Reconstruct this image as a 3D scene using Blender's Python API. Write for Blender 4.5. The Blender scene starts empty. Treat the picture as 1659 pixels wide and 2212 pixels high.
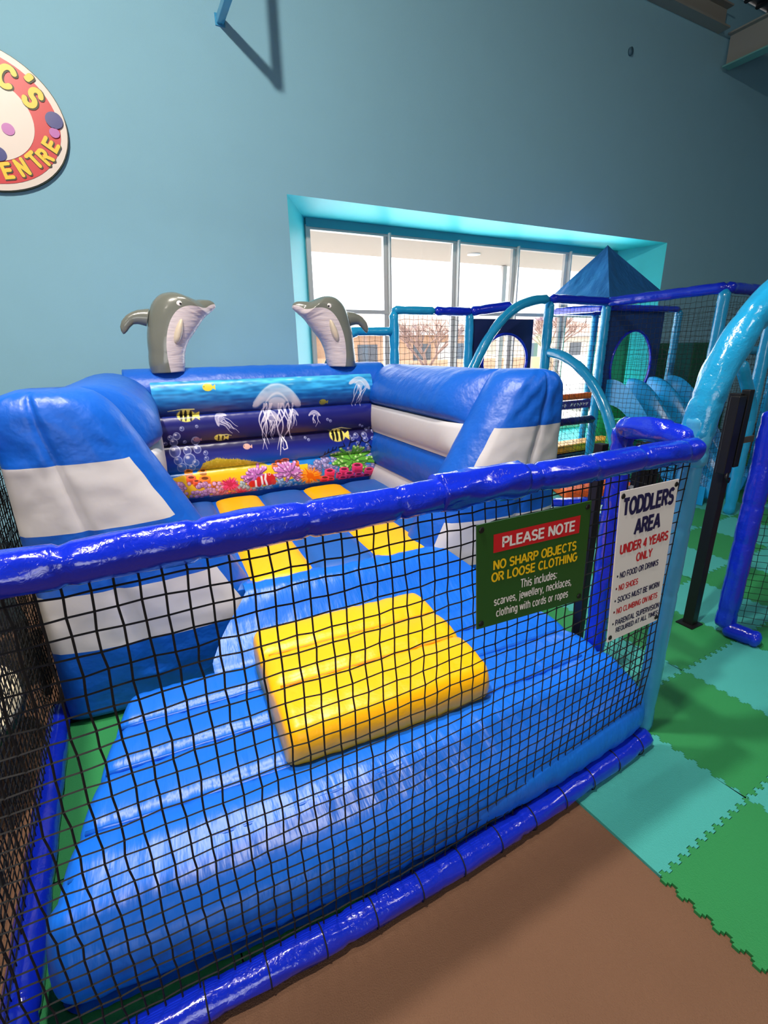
import bpy, bmesh, math, random
import numpy as np
from mathutils import Vector, Matrix, noise
random.seed(7)
sc = bpy.context.scene
C = sc.collection
PI = math.pi

# ------------------------------------------------------------------ camera
cam = bpy.data.objects.new('camera', bpy.data.cameras.new('camera'))
C.objects.link(cam)
Rv = Vector((0.88009503, -0.47449228, -0.01702396)); Uv = Vector((0.16659894, 0.27503734, 0.94688925)); Fv = Vector((0.44460942, 0.8361887, -0.3211089))
cam.matrix_world = Matrix(((Rv.x, Uv.x, -Fv.x, 0), (Rv.y, Uv.y, -Fv.y, 0), (Rv.z, Uv.z, -Fv.z, 1.78), (0, 0, 0, 1)))
cam.data.sensor_fit = 'HORIZONTAL'; cam.data.sensor_width = 36
cam.data.lens = 1050.3 / 1659 * 36
cam.data.clip_start = 0.02; cam.data.clip_end = 300
sc.camera = cam
# ------------------------------------------------------------------ colour management
vs = sc.view_settings
vs.view_transform = 'Standard'; vs.look = 'None'; vs.gamma = 1; vs.use_curve_mapping = False
vs.exposure = 0.0
sc.cycles.max_bounces = 7; sc.cycles.diffuse_bounces = 4; sc.cycles.glossy_bounces = 3
sc.cycles.transparent_max_bounces = 12; sc.cycles.sample_clamp_indirect = 4
sc.cycles.use_denoising = True
# ------------------------------------------------------------------ sky
w = bpy.data.worlds.new('sky'); sc.world = w; w.use_nodes = True
bg = w.node_tree.nodes['Background']
bg.inputs[0].default_value = (0.93, 0.96, 1.0, 1); bg.inputs[1].default_value = 2.8
sun = bpy.data.objects.new('sun', bpy.data.lights.new('sun', 'SUN')); C.objects.link(sun); sun.data.energy = 8.0; sun.data.angle = .02; sun.data.color = (1, .96, .9)
sun.rotation_euler = Vector((.35, -.42, -1)).to_track_quat('-Z', 'Y').to_euler()

def lamp(name, loc, size, power, col=(1, 1, 1), aim=None, shape='DISK', sy=None):
    l = bpy.data.lights.new(name, 'AREA'); l.energy = power; l.color = col; l.shape = shape; l.size = size
    if sy: l.size_y = sy
    o = bpy.data.objects.new(name, l); C.objects.link(o); o.location = loc
    if aim is not None:
        o.rotation_euler = (Vector(aim) - Vector(loc)).to_track_quat('-Z', 'Y').to_euler()
    return o
# high-bay lamps under the roof; the first one throws the crisp shadows on the window wall
lamp('high_bay_light', (-0.96, 0.6, 6.15), 0.28, 345, (1, 0.90, 0.78), aim=(-0.6, 4.4, 1.0))
dn = lamp('high_bay_light', (0.7, 1.9, 6.15), 0.25, 75, (1, 0.93, 0.84)); dn.data.spread = math.radians(96)
lamp('high_bay_light', (-3.6, -3.0, 6.15), 0.9, 60, (1, 0.92, 0.82))
lamp('high_bay_light', (2.2, -2.6, 6.15), 0.9, 40, (1, 0.94, 0.86))
lamp('high_bay_light', (6.6, -2.0, 6.15), 0.9, 60, (1, 0.95, 0.88))
# glazed shop front behind the camera
lamp('shopfront_daylight', (-1.5, -6.6, 2.0), 3.6, 115, (0.96, 0.98, 1.0), aim=(-0.5, 5, 1.2), shape='RECTANGLE', sy=2.2)
# daylight coming through the big window (portal for the sky) plus an added area lamp outside the glass that strengthens it
pw = lamp('window_daylight', (4.8, 6.02, 1.7), 5.2, 1, aim=(4.8, 0, 1.7), shape='RECTANGLE', sy=2.9); pw.data.cycles.is_portal = True
dl = lamp('window_daylight', (4.9, 5.96, 1.75), 5.0, 150, (0.90, 0.96, 1.0), aim=(4.4, 0, 1.2), shape='RECTANGLE', sy=2.6)

# ------------------------------------------------------------------ materials
def lin(c):
    return tuple(((x / 255) / 12.92 if x <= 10 else (((x / 255) + .055) / 1.055) ** 2.4) for x in c)
_m = {}
def mat(name, rgb=(200, 200, 200), rough=.5, bump=0.0, bscale=20, metal=0, var=0.0, coat=0, stretch=(1, 1, 1), bdist=.01, spec=.5, detail=3, b2=None):
    if name in _m: return _m[name]
    m = bpy.data.materials.new(name); m.use_nodes = True
    n = m.node_tree.nodes; l = m.node_tree.links; b = n['Principled BSDF']
    c = lin(rgb)
    b.inputs['Base Color'].default_value = (*c, 1); b.inputs['Roughness'].default_value = rough
    b.inputs['Metallic'].default_value = metal; b.inputs['Coat Weight'].default_value = coat; b.inputs['Coat Roughness'].default_value = .08
    b.inputs['Specular IOR Level'].default_value = spec
    tc = n.new('ShaderNodeTexCoord'); mp = n.new('ShaderNodeMapping'); mp.inputs['Scale'].default_value = stretch
    l.new(tc.outputs['Object'], mp.inputs['Vector'])
    if var:
        nz = n.new('ShaderNodeTexNoise'); nz.inputs['Scale'].default_value = 3.3; nz.inputs['Detail'].default_value = 5
        l.new(mp.outputs[0], nz.inputs['Vector'])
        mx = n.new('ShaderNodeMix'); mx.data_type = 'RGBA'; l.new(nz.outputs[0], mx.inputs[0])
        mx.inputs[6].default_value = (*[x * (1 - var) for x in c], 1); mx.inputs[7].default_value = (*[min(1, x * (1 + var)) for x in c], 1)
        l.new(mx.outputs[2], b.inputs['Base Color'])
    if bump:
        nb = n.new('ShaderNodeTexNoise'); nb.inputs['Scale'].default_value = bscale; nb.inputs['Detail'].default_value = detail
        l.new(mp.outputs[0], nb.inputs['Vector'])
        bp = n.new('ShaderNodeBump'); bp.inputs['Strength'].default_value = bump; bp.inputs['Distance'].default_value = bdist
        l.new(nb.outputs[0], bp.inputs['Height']); l.new(bp.outputs[0], b.inputs['Normal'])
        if b2:
            n2 = n.new('ShaderNodeTexNoise'); n2.inputs['Scale'].default_value = b2[0]; n2.inputs['Detail'].default_value = 2; n2.inputs['Distortion'].default_value = 1.5
            l.new(tc.outputs['Object'], n2.inputs['Vector'])
            bq = n.new('ShaderNodeBump'); bq.inputs['Strength'].default_value = b2[1]; bq.inputs['Distance'].default_value = b2[2]
            l.new(n2.outputs[0], bq.inputs['Height']); l.new(bp.outputs[0], bq.inputs['Normal']); l.new(bq.outputs[0], b.inputs['Normal'])
    _m[name] = m; return m

M_wall = mat('wall_paint', (136, 188, 210), .75, .15, 160, var=.03)
M_reveal = mat('reveal_paint', (64, 216, 230), .5)
M_head = mat('head_paint', (60, 150, 170), .6)
M_carpet = mat('brown_carpet', (114, 82, 61), .95, .6, 240, var=.10)
M_teal = mat('teal_foam', (58, 158, 152), .7, .35, 260, var=.07)
M_green = mat('green_foam', (28, 128, 68), .7, .35, 260, var=.07)
M_blue = mat('royal_foam_sleeve', (16, 42, 196), .16, .5, 16, coat=.5, bdist=.012, b2=(55, .3, .004))
M_sky = mat('aqua_foam_sleeve', (30, 150, 205), .18, .7, 14, coat=.4, bdist=.01, b2=(60, .3, .004))
M_sky2 = mat('pale_aqua_sleeve', (66, 158, 205), .22, .4, 18, coat=.4, bdist=.008)
M_vblue = mat('blue_vinyl', (12, 92, 200), .4, .5, 8, bdist=.025, b2=(38, .12, .005))
M_vstep = mat('blue_step_vinyl', (18, 108, 226), .36, .34, 9, stretch=(2.6, .6, 1), bdist=.018, b2=(30, .08, .004), spec=.4)
M_vgrey = mat('light_grey_vinyl', (206, 204, 208), .45, .25, 8, bdist=.015)
M_vyel = mat('yellow_vinyl', (255, 186, 0), .38, .3, 10, bdist=.015, b2=(40, .15, .004))
M_vbed = mat('blue_bed_vinyl', (28, 92, 178), .5, .2, 12)
M_seam = mat('seam_welt', (10, 70, 160), .5)
M_net = mat('black_net_cord', (14, 14, 17), .8)
M_black = mat('black_metal', (12, 12, 14), .45)
M_steel = mat('galvanised_steel', (150, 135, 120), .35, metal=.8)
M_alu = mat('window_aluminium', (196, 192, 190), .5)
M_ink = mat('navy_ink', (22, 22, 78), .5)
M_inkr = mat('red_ink', (200, 30, 44), .5)
M_white = mat('white_plastic', (236, 232, 232), .4)
M_sgreen = mat('sign_green', (34, 84, 28), .4)
M_yellow = mat('sign_yellow', (246, 200, 20), .4)
M_red = mat('sign_red', (205, 24, 36), .4)
M_dgrey = mat('dolphin_grey', (112, 116, 108), .22, .25, 14, coat=.3, bdist=.008)
M_dbelly = mat('dolphin_belly', (205, 195, 200), .3, .6, 14, stretch=(.6, .6, 3.5), bdist=.008)

# ------------------------------------------------------------------ object helpers
def link(o, parent=None):
    C.objects.link(o)
    if parent is not None: o.parent = parent
    return o
def mesh(name, verts, faces, mats, parent=None, idx=None, smooth=True):
    me = bpy.data.meshes.new(name); me.from_pydata([tuple(v) for v in verts], [], faces)
    for m in (mats if isinstance(mats, (list, tuple)) else [mats]): me.materials.append(m)
    if idx is not None: me.polygons.foreach_set('material_index', idx)
    if smooth: me.polygons.foreach_set('use_smooth', [True] * len(me.polygons))
    bm = bmesh.new(); bm.from_mesh(me); bmesh.ops.recalc_face_normals(bm, faces=bm.faces); bm.to_mesh(me); bm.free()
    me.update()
    return link(bpy.data.objects.new(name, me), parent)
def tag(o, label=None, cat=None, group=None, kind=None):
    if label: o['label'] = label
    if cat: o['category'] = cat
    if group: o['group'] = group
    if kind: o['kind'] = kind
    return o
def thing(name, label, cat, loc=(0, 0, 0), rz=0, group=None):
    o = link(bpy.data.objects.new(name, None)); o.location = loc; o.rotation_euler = (0, 0, rz); o.empty_display_size = .1
    return tag(o, label, cat, group)
def box_data(V, Fs, c, s, rot=None):
    i = len(V)
    for dx in (-.5, .5):
        for dy in (-.5, .5):
            for dz in (-.5, .5):
                v = Vector((dx * s[0], dy * s[1], dz * s[2]))
                if rot is not None: v = rot @ v
                V.append(Vector(c) + v)
    for f in ((0, 1, 3, 2), (4, 6, 7, 5), (0, 4, 5, 1), (2, 3, 7, 6), (0, 2, 6, 4), (1, 5, 7, 3)): Fs.append(tuple(i + k for k in f))
def boxes(name, lst, m, parent=None, bevel=0):
    V = []; Fs = []
    for b in lst: box_data(V, Fs, *b)
    o = mesh(name, V, Fs, m, parent, smooth=False)
    if bevel:
        md = o.modifiers.new('bevel', 'BEVEL'); md.width = bevel; md.segments = 2
    return o
def nz(x, y=0, z=0): return noise.noise(Vector((x, y, z)))
def resample(path, step):
    P = [Vector(p) for p in path]; out = [P[0]]; acc = []
    for a, b in zip(P, P[1:]):
        n = max(1, int((b - a).length / step))
        for i in range(1, n + 1): out.append(a.lerp(b, i / n))
    return out
def bez(a, b, c, d, n=24):
    a, b, c, d = map(Vector, (a, b, c, d))
    return [(a * (1 - t) ** 3 + b * 3 * t * (1 - t) ** 2 + c * 3 * t * t * (1 - t) + d * t ** 3) for t in [i / n for i in range(n + 1)]]
def tube(name, path, r, m, parent=None, step=.02, seg=16, joint=.27, pinch=.10, wr=.004, caps=True, seed=0, mats=None, matfn=None, phase=.5):
    """foam sleeve over a pipe: swells between the taped joints and creases beside them"""
    P = resample(path, step); n = len(P)
    V = []; Fs = []; idx = []
    T = [(P[min(i + 1, n - 1)] - P[max(i - 1, 0)]).normalized() for i in range(n)]
    up = Vector((0, 0, 1)) if abs(T[0].z) < .9 else Vector((1, 0, 0))
    u = (up - T[0] * up.dot(T[0])).normalized(); s = 0; L = 0
    tot = sum((b - a).length for a, b in zip(P, P[1:]))
    for i in range(n):
        if i: s += (P[i] - P[i - 1]).length
        u = (u - T[i] * u.dot(T[i])).normalized(); v = T[i].cross(u)
        ph = (s / joint + phase) % 1.0; d = min(ph, 1 - ph) * joint
        k = 1 - pinch * math.exp(-(d / .009) ** 2) + .03 * math.sin(PI * ph)
        ce = 1.0
        if caps:
            e = min(s, tot - s)
            if e < r * .6: ce = math.sqrt(max(.05, 1 - (1 - e / (r * .6)) ** 2)) * .75 + .25
        for j in range(seg):
            a = 2 * PI * j / seg
            cr = wr * (nz(math.cos(a) * 2.2 + seed, math.sin(a) * 2.2, s * 9) + .8 * math.exp(-d / .04) * nz(a * 3.1 + seed, s * 4, int(s / joint + phase)))
            V.append(P[i] + (u * math.cos(a) + v * math.sin(a)) * ((r * k + cr) * ce))
    for i in range(n - 1):
        for j in range(seg):
            Fs.append((i * seg + j, i * seg + (j + 1) % seg, (i + 1) * seg + (j + 1) % seg, (i + 1) * seg + j))
            idx.append(matfn(i / n) if matfn else 0)
    Fs.append(tuple(range(seg))); Fs.append(tuple((n - 1) * seg + j for j in range(seg))); idx += [idx[0], idx[-1]]
    return mesh(name, V, Fs, mats or m, parent, idx)
def pad(name, path, r, m, parent=None, **k):
    k.setdefault('step', .045); k.setdefault('seg', 12); k.setdefault('wr', .004)
    return tube(name, path, r, m, parent, **k)
def net(name, S, nu, nv, th, m, parent=None, sub=1, jit=0.0, seed=0, knots=False, keep=None):
    """woven net: every cord is a thin four-sided strand following the surface S(a, b)"""
    rnd = random.Random(seed)
    off = {}
    def pt(i, j):
        k = (i, j)
        if k not in off:
            off[k] = (rnd.uniform(-jit, jit) / nu, rnd.uniform(-jit, jit) / nv) if 0 < i < nu and 0 < j < nv else (0, 0)
        return Vector(S(i / nu + off[k][0], j / nv + off[k][1]))
    G = [[pt(i, j) for j in range(nv + 1)] for i in range(nu + 1)]
    nrm = (G[-1][0] - G[0][0]).cross(G[0][-1] - G[0][0]).normalized()
    V = []; Fs = []
    def strand(pts):
        b = len(V); n = len(pts)
        for i, p in enumerate(pts):
            t = (pts[min(i + 1, n - 1)] - pts[max(i - 1, 0)]).normalized(); s = t.cross(nrm).normalized()
            for a, c in ((1, 0), (0, 1), (-1, 0), (0, -1)): V.append(p + (s * a + nrm * c) * th * .5)
        for i in range(n - 1):
            for j in range(4): Fs.append((b + i * 4 + j, b + i * 4 + (j + 1) % 4, b + i * 4 + 4 + (j + 1) % 4, b + i * 4 + 4 + j))
    def runs(seq):
        cur = []
        for ok, p in seq:
            if ok: cur.append(p)
            else:
                if len(cur) > 1: strand(cur)
                cur = []
        if len(cur) > 1: strand(cur)
    K = keep or (lambda a, b: True)
    for i in range(nu + 1): runs([(K(i / nu, j / nv), G[i][j]) for j in range(nv + 1)])
    for j in range(nv + 1): runs([(K(i / nu, j / nv), G[i][j]) for i in range(nu + 1)])
    if knots:
        for i in range(nu + 1):
            for j in range(nv + 1):
                b = len(V); r = th * .95; p = G[i][j]
                for d in ((r, 0, 0), (-r, 0, 0), (0, r, 0), (0, -r, 0), (0, 0, r), (0, 0, -r)): V.append(p + Vector(d))
                for f in ((0, 2, 4), (2, 1, 4), (1, 3, 4), (3, 0, 4), (2, 0, 5), (1, 2, 5), (3, 1, 5), (0, 3, 5)): Fs.append(tuple(b + k for k in f))
    return mesh(name, V, Fs, m, parent, smooth=False)
def quadS(a, b, c, d):   # a (0,0), b (1,0), c (1,1), d (0,1)
    a, b, c, d = map(Vector, (a, b, c, d))
    return lambda s, t: (a * (1 - s) + b * s) * (1 - t) + (d * (1 - s) + c * s) * t
def grid(name, P, nu, nv, m, parent=None, matfn=None, closed=False, smooth=True, caps=False):
    V = [P(i / nu, j / nv) for j in range(nv + 1) for i in range(nu + (0 if closed else 1))]
    w_ = nu if closed else nu + 1
    Fs = []; idx = []
    for j in range(nv):
        for i in range(nu):
            Fs.append((j * w_ + i, j * w_ + (i + 1) % w_, (j + 1) * w_ + (i + 1) % w_, (j + 1) * w_ + i))
            idx.append(matfn((i + .5) / nu, (j + .5) / nv) if matfn else 0)
    if caps:
        Fs.append(tuple(range(w_))); Fs.append(tuple(nv * w_ + i for i in range(w_))); idx += [matfn(.5, .01) if matfn else 0, matfn(.5, .999) if matfn else 0]
    return mesh(name, V, Fs, m, parent, idx, smooth)

# ------------------------------------------------------------------ the room
YW = 5.4
def struct(o): o['kind'] = 'structure'; return o
# window wall with splayed reveal
X0, X1, Z0, Z1 = 1.836, 7.96, .25, 3.245
XL, XR, ZB, ZT, YF = 2.19, 7.42, .42, 3.165, 5.9
V = [(-7, YW, 0), (12, YW, 0), (12, YW, 6.4), (-7, YW, 6.4), (X0, YW, Z0), (X1, YW, Z0), (X1, YW, Z1), (X0, YW, Z1)]
struct(mesh('wall_window', V, [(0, 1, 5, 4), (1, 2, 6, 5), (2, 3, 7, 6), (3, 0, 4, 7)], M_wall, smooth=False))
V = [(X0, YW, Z0), (X1, YW, Z0), (X1, YW, Z1), (X0, YW, Z1), (XL, YF, ZB), (XR, YF, ZB), (XR, YF, ZT), (XL, YF, ZT)]
struct(mesh('trim_1', V, [(0, 1, 5, 4), (1, 2, 6, 5), (2, 3, 7, 6), (3, 0, 4, 7)], M_reveal, smooth=False))
struct(boxes('wall_right', [((12.05, -1, 3.2), (.1, 13, 6.4))], M_wall))
M_cream = mat('cream_wall', (190, 186, 176), .8)
struct(boxes('wall_left', [((-7.05, -1, 3.2), (.1, 13, 6.4))], M_cream))
struct(boxes('wall_back', [((2.5, -7.05, 3.2), (19.2, .1, 6.4))], M_cream))
# window: head, frame, mullions, transom, glass
wf = struct(boxes('window_1', [(((XL + XR) / 2, YF, 3.125), (XR - XL, .09, .09))], M_head))
xs = [3.22, 4.26, 5.295, 6.33, 7.37]
boxes('window_frame', [((XL + .02, YF, 1.75), (.05, .08, 2.7)), ((XR - .02, YF, 1.75), (.05, .08, 2.7)), (((XL + XR) / 2, YF, 3.07), (XR - XL, .07, .03)), (((XL + XR) / 2, YF, ZB + .03), (XR - XL, .08, .06))], M_alu, wf)
for x in xs[:4]:
    boxes('window_mullion', [((x - .012, YF, 1.75), (.05, .05, 2.68)), ((x + .028, YF - .03, 1.75), (.022, .11, 2.68))], M_alu, wf)
boxes('window_transom', [(((XL + XR) / 2, YF, 2.2), (XR - XL, .06, .045))], M_alu, wf)
g = bpy.data.materials.new('window_glass'); g.use_nodes = True
gn = g.node_tree.nodes; gl = g.node_tree.links; gn.remove(gn['Principled BSDF'])
tr = gn.new('ShaderNodeBsdfTransparent'); gs = gn.new('ShaderNodeBsdfGlossy'); gs.inputs['Roughness'].default_value = .02
fx = gn.new('ShaderNodeMixShader'); fx.inputs[0].default_value = .05
gl.new(tr.outputs[0], fx.inputs[1]); gl.new(gs.outputs[0], fx.inputs[2]); gl.new(fx.outputs[0], gn['Material Output'].inputs[0])
for a, b in zip([XL] + xs[:4], xs[:4] + [XR]):
    boxes('window_pane', [(((a + b) / 2, YF + .01, 1.75), (b - a - .05, .008, 2.64))], g, wf)
# floor (carpet) and roof
struct(boxes('floor', [((2.5, -.8, -.05), (19.2, 12.5, .1))], M_carpet))
M_roof = mat('dark_roof_sheet', (46, 50, 56), .6, metal=.3)
rb = [((2.5, -.8, 6.45), (19.2, 12.5, .08))] + [((-7 + .3 * i, -.8, 6.40), (.05, 12.4, .05)) for i in range(64)]
struct(boxes('ceiling', rb, M_roof))
M_beam = mat('grey_beam_paint', (150, 152, 146), .6)
M_beam2 = mat('pale_beam_edge', (110, 175, 170), .6)
b = struct(boxes('trim_2', [((2.3, YW - .06, 6.05), (12.2, .02, .22)), ((2.3, YW - .08, 5.93), (12.2, .16, .02)), ((2.3, YW - .08, 6.17), (12.2, .16, .02))], M_beam))
b = struct(boxes('trim_3', [((8.62, .2, 5.74), (.012, 10.3, .36)), ((8.62, .2, 5.93), (.16, 10.3, .02))], M_beam))
boxes('beam_flange', [((8.62, .2, 5.55), (.17, 10.3, .02))], M_beam2, b)
M_skirt = mat('skirting', (70, 110, 130), .6)
struct(boxes('baseboard_window', [((-.8, YW - .01, .06), (5.1, .02, .12)), ((10, YW - .01, .06), (4, .02, .12))], M_skirt))
# square pipe bracket high on the window wall
t = thing('pipe_bracket', 'pale blue square pipe bracket high on the window wall, casting a long shadow', 'bracket', (1.337, YW, 4.48))
boxes('strut', [((0, -.42, .02), (.06, .84, .06))], M_sky2, t, .005)
boxes('upright', [((0, -.84, .95), (.06, .06, 1.95))], M_sky2, t, .005)
boxes('wall_plate', [((0, -.005, .02), (.085, .01, .085))], M_sky2, t)
t = thing('wall_sensor', 'small dark sensor fixed high on the right of the window wall', 'sensor', (6.6, YW, 5.35))
mesh('sensor_body', *(lambda V, Fs: (V, Fs))(*(lambda: ([Vector((.035 * math.cos(a), -.03 * k, .045 * math.sin(a))) for k in (0, 1) for a in [2 * PI * i / 12 for i in range(12)]], [tuple(range(12)), tuple(range(12, 24))] + [(i, (i + 1) % 12, 12 + (i + 1) % 12, 12 + i) for i in range(12)]))()), M_skirt, t)
# green padded panels on the lower window wall
M_padg = mat('dark_green_pad', (18, 92, 66), .6); M_padt = mat('teal_pad', (40, 120, 120), .6); M_padb = mat('bright_green_pad', (70, 225, 150), .6)
for k, (xa, xb, m, nm, lb) in enumerate(((7.99, 8.5, M_padg, 'wall_pad', 'dark green wall pad immediately right of the window'), (8.52, 9.05, M_padt, 'wall_pad', 'teal wall pad between two dark green pads'), (9.07, 10.4, M_padg, 'wall_pad', 'widest dark green wall pad, at the far right of the window wall'))):
    o = boxes(nm, [(((xa + xb) / 2, YW - .03, .9), (xb - xa, .06, 1.72))], m, None, .015); tag(o, lb, 'wall pad')

# ------------------------------------------------------------------ outdoors seen through the window
M_conc = mat('pale_concrete', (205, 200, 194), .9)
struct(boxes('trim_4', [((6, 7.0, 3.27), (22, 2.1, .1))], mat('soffit', (176, 166, 158), .8)))
dlt = thing('soffit_downlight', 'round white downlight in the canopy soffit outside the window', 'light', (5.6, 7.2, 3.22))
mesh('light_ring', [(.11 * math.cos(2 * PI * i / 20), .11 * math.sin(2 * PI * i / 20), z) for z in (0, -.02) for i in range(20)], [tuple(range(20)), tuple(range(20, 40))] + [(i, (i + 1) % 20, 20 + (i + 1) % 20, 20 + i) for i in range(20)], M_white, dlt)
struct(boxes('ground_outside', [((25, 36, -.06), (120, 60, .1))], M_conc))
o = boxes('canopy_post', [((6.95, 8.0, 1.6), (.10, .10, 3.22))], M_alu, None, .01); tag(o, 'grey steel canopy post standing outside the window', 'post')
M_brick = mat('tan_brick', (196, 160, 132), .9, var=.15); M_tile = mat('roof_tiles', (170, 140, 128), .9, var=.15); M_win = mat('dark_window', (90, 96, 104), .3); M_rend = mat('pale_render', (214, 204, 190), .9)  # brick and tiles vary in tone at random
def house(label, x, y, wd, dp, h, rh, m, nm='house'):
    t = thing(nm, label, 'house', (x, y, 0))
    boxes('wall', [((0, 0, h / 2), (wd, dp, h))], m, t)
    e = .5; V = [(-wd / 2 - e, -dp / 2 - e, h), (wd / 2 + e, -dp / 2 - e, h), (wd / 2 + e, dp / 2 + e, h), (-wd / 2 - e, dp / 2 + e, h), (-wd / 2 + dp / 2, 0, h + rh), (wd / 2 - dp / 2, 0, h + rh)]
    mesh('roof', V, [(0, 1, 5, 4), (1, 2, 5), (2, 3, 4, 5), (3, 0, 4), (0, 3, 2, 1)], M_tile, t, smooth=False)
    for k in (-.3, .05, .32): boxes('window', [((wd * k, -dp / 2 - .02, h * .55), (1.3, .06, 1.0))], M_win, t)
    boxes('door', [((wd * .2, -dp / 2 - .02, 1.0), (.9, .06, 2.0))], M_alu, t)
    boxes('fascia', [((0, -dp / 2 - e, h - .05), (wd + 1, .06, .22))], M_alu, t)
house('single-storey brick house with a hipped roof behind the bare tree', 17.0, 31, 11, 7, 2.6, 1.5, M_brick)
house('pale rendered house furthest left through the window', 5.5, 33, 8.5, 7, 2.2, 1.2, M_rend)
house('long brick house with a low roof seen right of the bare tree', 33.5, 34, 14, 8, 2.5, 1.5, M_rend)
o = boxes('brick_garden_wall', [((16, 22, .55), (26, .25, 1.1))], M_brick); tag(o, 'low tan brick garden wall along the street outside', 'wall')
M_bark = mat('bare_bark', (150, 122, 112), .9)
def tree(label, x, y, h, seed, sp=1.0):
    rnd = random.Random(seed); V = []; Fs = []
    def limb(a, b, r0, r1):
        d = (b - a).normalized(); u = d.orthogonal().normalized(); v = d.cross(u); i = len(V)
        for p, r in ((a, r0), (b, r1)):
            for k in range(6): V.append(p + (u * math.cos(k * PI / 3) + v * math.sin(k * PI / 3)) * r)
        for k in range(6): Fs.append((i + k, i + (k + 1) % 6, i + 6 + (k + 1) % 6, i + 6 + k))
    def grow(p, d, L, r, lvl):
        q = p + d * L; limb(p, q, r, r * .68)
        if lvl == 0: return
        for k in range(3 if lvl > 1 else 4):
            a = rnd.uniform(0, 2 * PI); e = Vector((math.cos(a), math.sin(a), 0)) * rnd.uniform(.45, .8) * sp
            dd = (d + e + Vector((0, 0, .12))).normalized()
            grow(p.lerp(q, rnd.uniform(.7, 1)), dd, L * rnd.uniform(.62, .85), r * .62, lvl - 1)
    t = thing('bare_tree', label, 'tree', (x, y, 0))
    grow(Vector((0, 0, 0)), Vector((0, 0, 1)), h * .36, .085 * h / 3, 0)
    mesh('trunk', V, Fs, M_bark, t); V.clear(); Fs.clear()
    for k in range(5):
        a = k * 1.26; grow(Vector((0, 0, h * .33)), Vector((math.cos(a) * .75, math.sin(a) * .75, 1)).normalized(), h * .22, .05 * h / 3, 4)
    mesh('branches', V, Fs, M_bark, t)
tree('leafless street tree in the middle of the window view', 9.15, 14, 3.1, 3)
tree('leafless tree seen between the play tower and the arched tube', 17.3, 16.5, 3.6, 11)
# parked car, overexposed white, seen low through the window
t = thing('parked_car', 'white car parked outside the window behind the play frame', 'car', (13.2, 10.6, 0), .1)
M_car = mat('white_car_paint', (226, 226, 228), .25); 
def carS(s, tt):
    prof = [(-2.1, .35), (-2.1, .75), (-1.9, .95), (-1.0, 1.02), (-.45, 1.42), (.9, 1.46), (1.6, 1.02), (2.05, .92), (2.1, .5), (2.05, .35)]
    f = s * (len(prof) - 1); i = min(int(f), len(prof) - 2); f -= i
    x = prof[i][0] * (1 - f) + prof[i + 1][0] * f; z = prof[i][1] * (1 - f) + prof[i + 1][1] * f
    return Vector((x, (tt - .5) * 1.7 * (1 - .12 * max(0, z - .9)), z))
grid('body', carS, 36, 6, M_car, t)
mesh('door_side', [carS(i / 36, 0) for i in range(37)], [tuple(range(37))], M_car, t, smooth=False)
boxes('side_window', [((.25, -.835, 1.2), (1.5, .02, .3))], M_win, t)
for xx in (-1.3, 1.3):
    mesh('wheel', [Vector((xx + .31 * math.cos(2 * PI * i / 20), y, .31 + .31 * math.sin(2 * PI * i / 20))) for y in (-.86, -.66) for i in range(20)], [tuple(range(20)), tuple(range(20, 40))] + [(i, (i + 1) % 20, 20 + (i + 1) % 20, 20 + i) for i in range(20)], M_black, t)

# ------------------------------------------------------------------ jigsaw mats
BX, BY = 1.395, .612; UX = Vector((.6, .021, 0)); UY = Vector((-.021, .6, 0))
def edge(a, b, s, flip):
    """interlocking edge between lattice points a and b; shared by both neighbours"""
    d = (b - a); L = d.length; d = d.normalized(); n = Vector((-d.y, d.x, 0)); pts = []
    k = 21; p = L / k; h = .0105
    for i in range(k):
        c = a + d * (p * (i + .5))
        sgn = 1 if i % 2 == 0 else -1
        for q, e in ((-.30, 0), (-.38, 1), (.38, 1), (.30, 0)):
            pts.append(c + d * (p * q) + n * (h * e * sgn))
    return [a] + pts
_tiles = {}
def lat(i, j): return Vector((BX, BY, 0)) + UX * i + UY * j
def tile(i, j, m, label, group=None, cut=None):
    a, b, c, d = lat(i, j), lat(i + 1, j), lat(i + 1, j + 1), lat(i, j + 1)
    loop = edge(a, b, 0, 0) + edge(b, c, 0, 0) + edge(d, c, 0, 0)[::-1] + edge(a, d, 0, 0)[::-1]
    # d->c and a->d are walked backwards so that both neighbours share one line
    L1 = edge(a, b, 0, 0); L2 = edge(b, c, 0, 0); L3 = (edge(d, c, 0, 0) + [c])[::-1][:-1]; L4 = (edge(a, d, 0, 0) + [d])[::-1][:-1]
    loop = L1 + L2 + L3 + L4
    if cut: loop = cut
    mid = (a + c) / 2; n = len(loop); th = .013
    top = [p + (mid - p).normalized() * .0012 + Vector((0, 0, th)) for p in loop]
    V = top + [Vector((p.x, p.y, 0.0005)) for p in top]
    Fs = [tuple(range(n))] + [(k, (k + 1) % n, n + (k + 1) % n, n + k) for k in range(n)]
    o = mesh('foam_mat', V, Fs, m, None, smooth=False)
    tag(o, label, 'foam mat', group); return o
special = {(0, 0): 'teal foam mat under the fence corner at the edge of the brown carpet', (0, -1): 'large green foam mat at the right edge of the brown carpet, nearest the camera',
           (1, 0): 'green foam mat directly right of the fence corner post', (2, 0): 'teal foam mat in front of the blue padded gate frame', (1, -1): 'teal foam mat at the right edge of the frame beside the nearest green mat',
           (2, 1): 'green foam mat carrying the foot of the black gate post'}
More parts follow.
